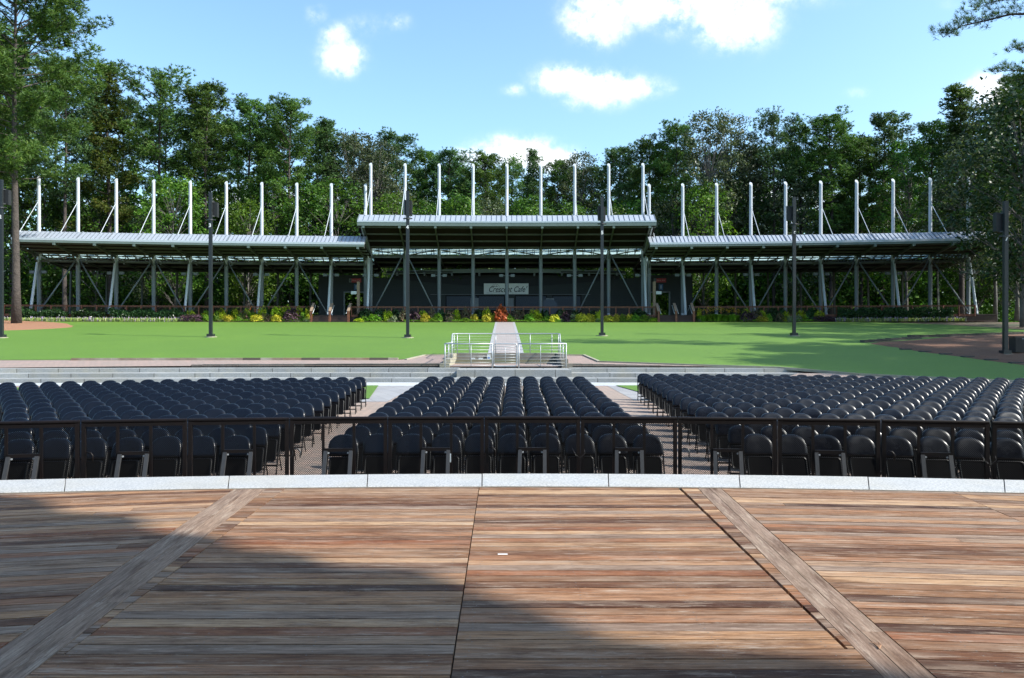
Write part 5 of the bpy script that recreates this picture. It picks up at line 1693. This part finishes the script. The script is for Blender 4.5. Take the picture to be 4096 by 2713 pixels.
for i, (kind, X, Y, w, h) in enumerate(plants):
    d, fl = plant_mesh(kind, i % 3)
    o = bpy.data.objects.new("plant" if kind in ('lily', 'canna', 'silver', 'grass', 'hosta', 'ylow', 'lowp', 'green') else "shrub", d)
    COL.objects.link(o)
    o.location = (X, Y, rel(slope(X, Y) + .05))
    shp = PK[kind][2]
    if shp == 'grass': o.scale = (w * 1.15, w * 1.0, h * .9)
    else: o.scale = (w * 1.4, w * 1.2, h * 1.12)
    o.rotation_euler = (0, 0, random.uniform(0, 6.28))
    if fl is not None:
        f_ = bpy.data.objects.new("flowers", fl); COL.objects.link(f_); f_.parent = o
    bn = bedname(X)
    cnt[(kind, bn)] = cnt.get((kind, bn), 0) + 1
    wd = PK[kind][0]
    if tot[(kind, bn)] == 1: lb = "%s in the %s" % (wd, bn)
    else: lb = "%s, %s such from the left, %s" % (wd, ordn(cnt[(kind, bn)]), bn)
    tag(o, lb, "shrub" if o.name.startswith("shrub") else "plant", "plants in the %s before the deck" % bn)
# hedges and liriope edging
def hedge(xa, xb, zt, lab, dark=True):
    L = xb - xa; n = int(L * 620)
    rr = random.Random(int(xa * 10) + 5)
    b = MB()
    for _ in range(n):
        X = rr.uniform(xa, xb)
        lump = .14 * sin(X * 2.3) + .09 * sin(X * 5.1 + 1)
        off = rr.uniform(-.55, .45)
        hh = (zt + lump) * sqrt(max(.1, 1 - (off / .75) ** 2 * .5))
        z = hh * (rr.random() ** .45)
        c = Vector(Pc(X, -3.15 + off, 1.45 + z))
        d = Vector((rr.uniform(-1, 1), rr.uniform(-1, .4), rr.uniform(0, 1.3))).normalized() * .17
        u = d.cross(Vector((rr.uniform(-1, 1), rr.uniform(-1, 1), .2))).normalized() * .05
        base = len(b.v)
        b.v.extend([tuple(c - d * .5), tuple(c + u), tuple(c + d * .6), tuple(c - u)]); b.f.append((base, base + 1, base + 2, base + 3)); b.m.append(0)
    o = b.build("hedge", MT['sh_dark'])
    tag(o, lab, "hedge", "dark hedges before the deck wings")
hedge(-49.6, -44.6, 1.15, "dark glossy hedge behind the big pine, leftmost of the left wing")
hedge(-44.1, -41.0, 1.12, "short dark hedge before the left wing, between two longer hedges")
hedge(-40.7, -33.3, 1.2, "long dark hedge before the left wing, nearest the flower bed")
hedge(33.4, 44.2, 1.35, "dark hedge before the right wing")
def lirio(xa, xb, lab):
    rr = random.Random(int(xa)); b = MB(); mi_ = []
    for _ in range(int((xb - xa) * 170)):
        X = rr.uniform(xa, xb); c = Vector(Pc(X, -4.0 + rr.uniform(-.25, .25), 1.45))
        a = rr.uniform(0, 6.28); s = rr.uniform(.1, .5)
        fl = rr.random() < .16
        d = Vector((cos(a) * s, sin(a) * s, 1)).normalized() * rr.uniform(.25, .42) * (1.25 if fl else 1)
        u = Vector((-sin(a), cos(a), 0)) * (.022 if fl else .028)
        base = len(b.v)
        b.v.extend([tuple(c - u), tuple(c + u), tuple(c + d + u * .6), tuple(c + d - u * .6)]); b.f.append((base, base + 1, base + 2, base + 3)); b.m.append(1 if fl else 0)
    o = b.build("border_grass", [leaf_mat("variegated_blades", (.18, .26, .07), (.34, .40, .14), (.5, .52, .25), .3, .5, 3), MT['fl_lil']])
    tag(o, lab, "border grass", kind="stuff")
lirio(-50, -32.6, "variegated lilac-flowered border grass below the left hedges")
lirio(33.0, 45.2, "variegated lilac-flowered border grass below the right hedge")
# low creeping cover in the middle bed
lc = MB()
rr = random.Random(8)
for _ in range(9000):
    X = rr.choice([rr.uniform(-14.5, -1.5), rr.uniform(0, 14.2), rr.uniform(-33, -22), rr.uniform(20, 31)])
    Y = 80.3 - KP * X * X + abs(rr.gauss(0, .35))
    if (sin(X * 1.1) + .5 * sin(X * 2.9)) < -.1: continue
    c = Vector((X, Y, rel(slope(X, Y) + .1 + rr.uniform(0, .12))))
    d = Vector((rr.uniform(-1, 1), rr.uniform(-1, 1), rr.uniform(.1, 1))).normalized() * .12
    u = d.cross(Vector((rr.uniform(-1, 1), 1, .3))).normalized() * .035
    base = len(lc.v); lc.v.extend([tuple(c), tuple(c + d * .5 + u), tuple(c + d), tuple(c + d * .5 - u)]); lc.f.append((base, base + 1, base + 2, base + 3)); lc.m.append(0)
tag(lc.build("ground_cover", MT['sh_green']), "creeping green ground cover along the bed front", "ground cover", kind="stuff")

# ------------------------------------------------------------------ trees
def blade(b, c, d, L, w, rr, n=None, jit=.45):
    """leaf blade from c along d; its face turned towards n so clumps catch light on their outer side"""
    if n is None: n = Vector((rr.uniform(-1, 1), rr.uniform(-1, 1), rr.uniform(-1, 1)))
    else: n = n + Vector((rr.uniform(-1, 1), rr.uniform(-1, 1), rr.uniform(-1, 1))) * jit
    u = d.cross(n)
    if u.length < 1e-3: u = Vector((1, 0, 0))
    u = u.normalized() * w
    base = len(b.v)
    b.v.extend([tuple(c - u * .6), tuple(c + u * .6), tuple(c + d * L + u * .3), tuple(c + d * L - u * .3)])
    b.f.append((base, base + 1, base + 2, base + 3)); b.m.append(0)
def tuft(b, c, out, L, w, n, rr):
    o = out.normalized()
    for _ in range(n):
        d = (o * .55 + Vector((rr.uniform(-1, 1), rr.uniform(-1, 1), rr.uniform(-.75, 1)))).normalized()
        blade(b, c, d, L * rr.uniform(.7, 1.15), w, rr, o)
def limb_pts(p0, d, L, rr, rise=.25, n=4):
    pts = [p0]
    dd = Vector(d)
    for i in range(n):
        dd = (dd + Vector((rr.uniform(-.18, .18), rr.uniform(-.18, .18), rise * .5 * rr.uniform(-.3, 1)))).normalized()
        pts.append(pts[-1] + dd * (L / n))
    return pts
def make_pine(seed, H=30.0, base=.42, spread=4.6, limbs=44, tufts=15, bl=.28, bw=.055, blades=10, clus=.86, top='round', lean=0.0, cl_pl=3, trunk_r=.27):
    rr = random.Random(seed)
    tb_, cb = MB(), MB()
    tp = []
    k = 10
    for i in range(k + 1):
        u = i / k
        tp.append(Vector((lean * u * u * 3 + .25 * sin(u * 5 + seed) * u, .2 * sin(u * 4 + seed * 2) * u, H * .97 * u)))
    tr = [trunk_r * (1 - .82 * (i / k)) + (.08 if i == 0 else 0) for i in range(k + 1)]
    tb_.tube(tp, tr, 9)
    def trunk_at(u):
        f = u * k; i = min(k - 1, int(f)); return tp[i].lerp(tp[i + 1], f - i)
    for j in range(limbs):
        u = base + (1 - base) * ((j + rr.random() * .8) / limbs) ** .85
        v = (u - base) / (1 - base)
        if top == 'round': prof_ = (.55 + .75 * v) if v < .55 else sqrt(max(.02, 1 - ((v - .55) / .47) ** 2))
        else: prof_ = 1.0 - .75 * v
        if v < .25 and rr.random() < .35: prof_ *= .55
        L = spread * prof_ * rr.uniform(.65, 1.15)
        a = j * 2.399 + rr.uniform(-.5, .5)
        el = .05 + .75 * v + rr.uniform(-.12, .15)
        d = Vector((cos(a) * cos(el), sin(a) * cos(el), sin(el)))
        p0 = trunk_at(min(.985, u))
        pts = limb_pts(p0, d, max(.7, L), rr)
        r0 = .03 + .035 * L / spread
        tb_.tube(pts, [r0 * (1 - .8 * i / (len(pts) - 1)) for i in range(len(pts))], 5, caps=False)
        nc = max(2, int(cl_pl * (L / spread) + 1.5))
        for q in range(nc):
            f = .40 + .62 * (q + rr.random() * .6) / nc
            i_ = min(len(pts) - 2, int(f * (len(pts) - 1)))
            c0 = pts[i_].lerp(pts[i_ + 1], min(1.15, f * (len(pts) - 1) - i_))
            cr = clus * rr.uniform(.7, 1.3)
            off = Vector((rr.uniform(-1, 1), rr.uniform(-1, 1), rr.uniform(-.1, .5))) * cr * .6
            c1 = c0 + off
            tb_.tube([c0, c1], [r0 * .35, .012], 4, caps=False)
            for _ in range(tufts * 2):
                o_ = Vector((rr.gauss(0, 1), rr.gauss(0, 1), rr.gauss(.1, 1))).normalized() * (rr.random() ** .4)
                o_ = Vector((o_.x * .95, o_.y * .95, o_.z * .68)) * cr
                outd = (o_.normalized() * 1.0 + d * .45 + Vector((0, 0, .35))).normalized()
                tuft(cb, c1 + o_, outd, bl, bw, blades, rr)
    return tb_, cb
def make_decid(seed, H=16.0, base=.2, spread=4.2, clumps=70, leaves=85, ls=.26, clus=1.0, shape=1.0):
    rr = random.Random(seed)
    tb_, cb = MB(), MB()
    k = 7
    tp = [Vector((.3 * sin(i * .9 + seed) * i / k, .3 * cos(i * 1.1 + seed) * i / k, H * .8 * i / k)) for i in range(k + 1)]
    tb_.tube(tp, [.17 * (1 - .8 * i / k) + (.05 if i == 0 else 0) for i in range(k + 1)], 8)
    for j in range(clumps):
        v = (j + rr.random()) / clumps
        z = H * (base + (1 - base) * v)
        rmax = spread * (sin(pi * min(1, .12 + .82 * v ** shape)) ** .65)
        a = j * 2.399 + rr.uniform(-.4, .4)
        r_ = rmax * (rr.random() ** .38)
        c = Vector((cos(a) * r_, sin(a) * r_, z))
        i_ = min(k - 1, int(k * min(.95, max(.1, (z - r_ * .6) / (H * .8)))))
        tb_.tube([tp[i_], (tp[i_] + c) / 2 + Vector((0, 0, .3)), c], [.05, .03, .012], 4, caps=False)
        cr = clus * rr.uniform(.6, 1.35)
        for _ in range(leaves):
            o_ = Vector((rr.gauss(0, .5), rr.gauss(0, .5), rr.gauss(0, .33))) * cr
            d = Vector((rr.uniform(-1, 1), rr.uniform(-1, 1), rr.uniform(-.9, .6))).normalized()
            blade(cb, c + o_, d, ls * rr.uniform(.7, 1.2), ls * .5, rr, (o_.normalized() + Vector((c.x, c.y, 0)).normalized() * .5 + Vector((0, 0, .3))).normalized(), .5)
    return tb_, cb
PINE = []
for i, kw in enumerate([dict(), dict(base=.45, spread=4.2), dict(base=.40, spread=5.0, limbs=46), dict(base=.52, spread=4.6, limbs=36), dict(base=.36, spread=4.2, top='cone', limbs=48), dict(base=.47, spread=5.2, limbs=34, clus=1.05, cl_pl=3)]):
    tb_, cb = make_pine(100 + i, **kw)
    PINE.append((tb_, cb))
DEC = [make_decid(200), make_decid(201, spread=4.8, clumps=80), make_decid(202, spread=3.6, shape=.8), make_decid(203, H=22, base=.3, spread=4.4, clumps=95, ls=.24)]
src = {}
def src_mesh(kind, idx, mk):
    key = (kind, idx, mk)
    if key not in src:
        tb_, cb = (PINE if kind == 'p' else DEC)[idx]
        a = tb_.build("trunk", MT['trunkp'] if kind == 'p' else MT['trunkg'], smooth=True)
        c = cb.build("crown", MT[mk])
        src[key] = (a.data, c.data)
        bpy.data.objects.remove(a); bpy.data.objects.remove(c)
    return src[key]
def plant_tree(kind, idx, mk, X, Y, zb, H, label, group, sxy=1.0, rz=None):
    a, c = src_mesh(kind, idx, mk)
    H0 = 30.0 if kind == 'p' else (22.0 if idx == 3 else 16.0)
    root = empty("pine_tree" if kind == 'p' else "broadleaf_tree", (X, Y, rel(zb)), random.uniform(0, 6.28) if rz is None else rz)
    s = H / H0
    root.scale = (sxy * (s * .4 + .6), sxy * (s * .4 + .6), s)
    for nm, d in (("trunk", a), ("crown", c)):
        o = bpy.data.objects.new(nm, d); COL.objects.link(o); o.parent = root
    tag(root, label, "tree", group)
    return root
trees = []   # kind, idx, material, x(2367 px), ytop(2367 px), Y, sxy, words
T = trees.append
front = [
    ('p', 2, 'pine', -20, 40, 92, 1.1), ('p', 0, 'pine', 28, 90, 99, 1.1), ('p', 5, 'pineB', 150, 150, 94, 1.05), ('p', 4, 'pineY', 252, 143, 97, 1.25), ('p', 5, 'pine', 370, 168, 99, 1.25), ('p', 0, 'pine', 478, 197, 99, 1.2),
    ('p', 3, 'pine', 575, 235, 101, 1.15), ('p', 2, 'pine', 672, 230, 100, 1.15), ('p', 4, 'pineB', 752, 275, 104, 1.15), ('d', 3, 'decidG', 822, 310, 106, 1.1), ('d', 3, 'decidG', 872, 330, 103, 1.0), ('p', 1, 'pineB', 918, 312, 109, 1.1),
    ('p', 3, 'pine', 980, 352, 112, 1.0), ('p', 0, 'pineB', 1040, 350, 110, 1.1), ('p', 2, 'pine', 1120, 357, 107, 1.1), ('p', 5, 'pine', 1185, 372, 113, .8), ('p', 4, 'pineB', 1232, 344, 109, .85), ('p', 1, 'pine', 1290, 372, 112, .9), ('d', 3, 'decidG', 1340, 357, 110, .95),
    ('p', 0, 'pineB', 1430, 343, 108, 1.15), ('p', 1, 'pine', 1500, 330, 106, 1.0), ('p', 2, 'pine', 1565, 288, 103, 1.0), ('d', 3, 'decidG', 1635, 266, 100, 1.05), ('d', 3, 'decidG', 1680, 272, 102, .95), ('d', 2, 'decidG', 1725, 330, 103, .9), ('p', 5, 'pineB', 1788, 265, 100, .95),
    ('p', 3, 'pine', 1850, 292, 101, .9), ('p', 0, 'pine', 1920, 268, 98, 1.2), ('p', 3, 'pineB', 2040, 266, 100, 1.1), ('p', 1, 'pine', 1990, 320, 99, 1.0), ('d', 3, 'decid', 2095, 330, 96, 1.1), ('p', 4, 'pine', 2222, 193, 90, 1.3), ('p', 3, 'pine', 2150, 285, 93, 1.0), ('d', 3, 'decidG', 2300, 240, 84, 1.2), ('p', 2, 'pine', 2365, 175, 86, 1.2),
    ('d', 3, 'decidG', 2240, 330, 82, 1.1), ('d', 3, 'decid', 2350, 330, 76, 1.2)]
def worldpos(px, yt, Y): return (px * 1.7305 - 2048) / 3124 * Y, (1345 - 1.7305 * yt) * Y / 3124
side = lambda px: "left wing" if px < 850 else ("middle roof" if px < 1510 else "right wing")
words_ = {('p', 'pine'): "tall dark green pine", ('p', 'pineY'): "tall pine with yellowing needles", ('p', 'pineB'): "tall blue-green pine", ('d', 'decidG'): "tall grey-green oak", ('d', 'decid'): "dark green broadleaf tree", ('d', 'decidL'): "bright green young tree"}
c2, t2 = {}, {}
front.sort(key=lambda q: q[3])
for q in front: t2[(words_[(q[0], q[2])], side(q[3]))] = t2.get((words_[(q[0], q[2])], side(q[3])), 0) + 1
for (k_, idx, mk, px, yt, Y, sxy) in front:
    X, zt = worldpos(px, yt, Y)
    key = (words_[(k_, mk)], side(px)); c2[key] = c2.get(key, 0) + 1
    lb = "%s rising behind the %s" % key + (", %s of such from the left" % ordn(c2[key]) if t2[key] > 1 else "")
    plant_tree(k_, idx, mk, X, Y, 1.5, zt - 1.5, lb, "tall trees behind the pavilion", sxy)
# understory: smaller broadleaf trees right behind the pavilion
rr = random.Random(12)
us = []
for i in range(36):
    px = -60 + i * 70 + rr.uniform(-22, 22)
    Y = rr.uniform(96, 106)
    yt = rr.uniform(395, 490)
    if abs(px - 1180) < 330: yt = rr.uniform(430, 500)
    mk = rr.choice(['decid', 'decid', 'decid', 'decidG', 'decidL' if (i % 7 == 3) else 'decid'])
    us.append((rr.randrange(3), mk, px, yt, Y))
us += [(1, 'decidL', 405, 412, 94.5), (0, 'decidL', 575, 470, 95), (2, 'decidL', 1065, 468, 97), (0, 'decidL', 900, 455, 98)]
us.sort(key=lambda q: q[2])
c2 = {}
for (idx, mk, px, yt, Y) in us:
    X, zt = worldpos(px, yt, Y)
    w_ = {'decid': "lower dark leafy tree", 'decidG': "lower grey-green leafy tree", 'decidL': "lower bright green leafy tree"}[mk]
    key = (w_, side(px)); c2[key] = c2.get(key, 0) + 1
    plant_tree('d', idx, mk, X, Y, 1.5, zt - 1.5, "%s behind the %s, %s of such from the left" % (w_, side(px), ordn(c2[key])), "lower trees behind the pavilion", rr.uniform(.9, 1.2))
# pines in the second row
for i in range(30):
    px = -40 + i * 84 + rr.uniform(-20, 20)
    Y = rr.uniform(116, 130)
    yt = interp(px, [(0, 190), (250, 200), (500, 250), (700, 280), (900, 355), (1200, 395), (1450, 375), (1600, 330), (1900, 320), (2100, 340), (2250, 260), (2400, 240)]) + rr.uniform(0, 30)
    X, zt = worldpos(px, yt, Y)
    plant_tree('p', rr.randrange(6), rr.choice(['pine', 'pineB']), X, Y, 1.5, zt - 1.5, "pine in the second row of trees, %s from the left" % ordn(i + 1), "pines in the second row behind the pavilion", rr.uniform(1.0, 1.3))
# undergrowth and far woods
def wood(name, n, xr, yr, zr, s, mk, lab, seed):
    rr = random.Random(seed); b = MB()
    for _ in range(n):
        X, Y = rr.uniform(*xr), rr.uniform(*yr)
        z = zr[0] + (zr[1] - zr[0]) * rr.random() ** 1.3
        c0 = Vector((X, Y, rel(1.5 + z)))
        for _ in range(30):
            o_ = Vector((rr.gauss(0, 1.0), rr.gauss(0, .8), rr.gauss(0, .6)))
            d = Vector((rr.uniform(-1, 1), rr.uniform(-1, 1), rr.uniform(-.8, .6))).normalized()
            blade(b, c0 + o_, d, s * rr.uniform(.7, 1.2), s * .5, rr, o_.normalized(), .5)
    tag(b.build(name, MT[mk]), lab, "woods", kind="stuff")
wood("undergrowth", 3400, (-72, 66), (97, 112), (0, 7), .42, 'decid', "dark undergrowth filling the woods behind the pavilion", 5)
wood("far_woods", 4200, (-110, 100), (132, 150), (0, 22), .85, 'decid', "far woods closing the view between the trunks", 6)

lf = MB(); rr = random.Random(31)
for _ in range(170):
    X, Y = rr.uniform(2, 22), rr.uniform(38, 76)
    if rr.random() < .3: X = rr.uniform(-30, 2)
    a = rr.uniform(0, 6.28); r_ = rr.uniform(.025, .05); z = rel(slope(X, Y) + .045)
    lf.add([(X + r_ * cos(a), Y + r_ * sin(a), z), (X - r_ * .5 * sin(a), Y + r_ * .5 * cos(a), z + .01), (X - r_ * cos(a), Y - r_ * sin(a), z), (X + r_ * .5 * sin(a), Y - r_ * .5 * cos(a), z + .012)], [(0, 1, 2, 3)])
tag(lf.build("fallen_leaves", mat("dry_leaf", (.30, .22, .10), .8)), "few dry leaves scattered over the lawn", "leaves", kind="stuff")
# big foreground pine on the left
bt, bc_ = make_pine(311, H=34, base=.37, spread=8.8, limbs=84, tufts=13, bl=.30, bw=.045, blades=11, clus=.85, top='round', lean=.25, cl_pl=7, trunk_r=.30)
big = empty("pine_tree", (-44.8, 70.6, rel(slope(-44.8, 70.6))))
tag(big, "big near pine with a bare trunk standing in orange pine straw at left", "tree")
bt.build("trunk", MT['trunkp'], big, smooth=True); bc_.build("crown", MT['pine'], big)
big.rotation_euler = (0, 0, 2.2)
big.scale = (1.2, 1.2, 1)
plant_tree('d', 0, 'decidShade', 46.5, 69.0, slope(46, 69), 23, "tall dark broadleaf tree at the right edge, behind the one touching the roof end", "near trees on the right", 1.25)
plant_tree('d', 1, 'decidShade', 43.2, 66.0, slope(43, 66), 19.5, "dark broadleaf tree at the right edge, its leaves hanging over the roof end", "near trees on the right", 1.15)
o2 = plant_tree('p', 2, 'pine', -51.5, 76, 1.3, 30, "second near pine at the left edge, partly hidden by the big pine", "near pines", 1.25)
# near pine at the right edge: trunk outside the frame, long limbs reaching in
def edge_pine():
    root = empty("pine_tree", (32.6, 45.0, rel(slope(32.6, 45) + .05)))
    tag(root, "near pine at the right edge with long branches reaching over the mulch bed", "tree", "near pines")
    rr = random.Random(77)
    tb_, cb = make_pine(412, H=27, base=.50, spread=3.6, limbs=26, tufts=5, bl=.30, bw=.014, blades=20, clus=.7, cl_pl=4, trunk_r=.28)
    z0 = rel(slope(32.6, 45))
    def limb(pts, r0, ncl, cr):
        pts = [Vector(p) for p in pts]
        tb_.tube(pts, [r0 * (1 - .8 * i / (len(pts) - 1)) for i in range(len(pts))], 6, caps=False)
        for q in range(ncl):
            f = .25 + .77 * q / (ncl - 1); g = min(.999, f) * (len(pts) - 1); i_ = int(g)
            c0 = pts[i_].lerp(pts[i_ + 1], g - i_)
            for _ in range(3):
                c1 = c0 + Vector((rr.uniform(-.8, .6), rr.uniform(-.8, .8), rr.uniform(-.15, .7))) * cr * 1.1
                tb_.tube([c0, c1], [.014, .008], 4, caps=False)
                for _ in range(5):
                    o_ = Vector((rr.gauss(0, .4), rr.gauss(0, .4), rr.gauss(0, .22))) * cr
                    tuft(cb, c1 + o_, (o_ + Vector((-.3, 0, .5))).normalized(), .27, .011, 22, rr)
    def W(px, py, Y=45.0):   # photo reading -> local coordinates of the tree
        return ((px - 2048) / 3124 * Y - 32.6, Y - 45.0, rel((1345 - py) / 3124 * Y) - z0)
    limb([(0, 0, W(0, 60)[2]), W(4160, 60), W(4040, 62), W(3930, 90), W(3840, 110), W(3770, 155)], .09, 15, .62)
    limb([W(4160, 10), W(4060, -5), W(3960, 15), W(3900, 40)], .05, 8, .62)
    limb([W(4230, 210), W(4150, 200), W(4090, 195), W(4045, 205)], .05, 4, .4)
    limb([W(4240, 330), W(4160, 290), W(4080, 285), W(3975, 290)], .06, 7, .38)
    limb([W(4240, 340), W(4100, 320), W(4010, 330)], .04, 5, .35)
    tb_.build("trunk", MT['trunkp'], root, smooth=True); cb.build("crown", MT['pine'], root)
edge_pine()
# trees outside the frame on the right: they throw the dappled shade
for i, (X, Y, H, idx, k_) in enumerate([(38, 25, 25, 0, 'p'), (45, 28, 27, 2, 'p'), (40, 33, 24, 5, 'p'), (49, 36, 28, 1, 'p'), (43.5, 40, 25, 3, 'p'), (51, 44, 27, 4, 'p'), (46, 50, 25, 0, 'p'), (54, 55, 27, 3, 'p'), (50, 62, 22, 3, 'd'), (55, 30, 27, 2, 'p'), (44, 33.5, 28, 2, 'p'), (51, 29, 29, 5, 'p'), (47, 38, 29, 0, 'p')]):
    plant_tree(k_, idx, 'pine' if k_ == 'p' else 'decid', X, Y, slope(X, Y), H, "tree of the grove right of the mulch bed, %s from the stage" % ordn(i + 1), "grove right of the lawn", 1.15)
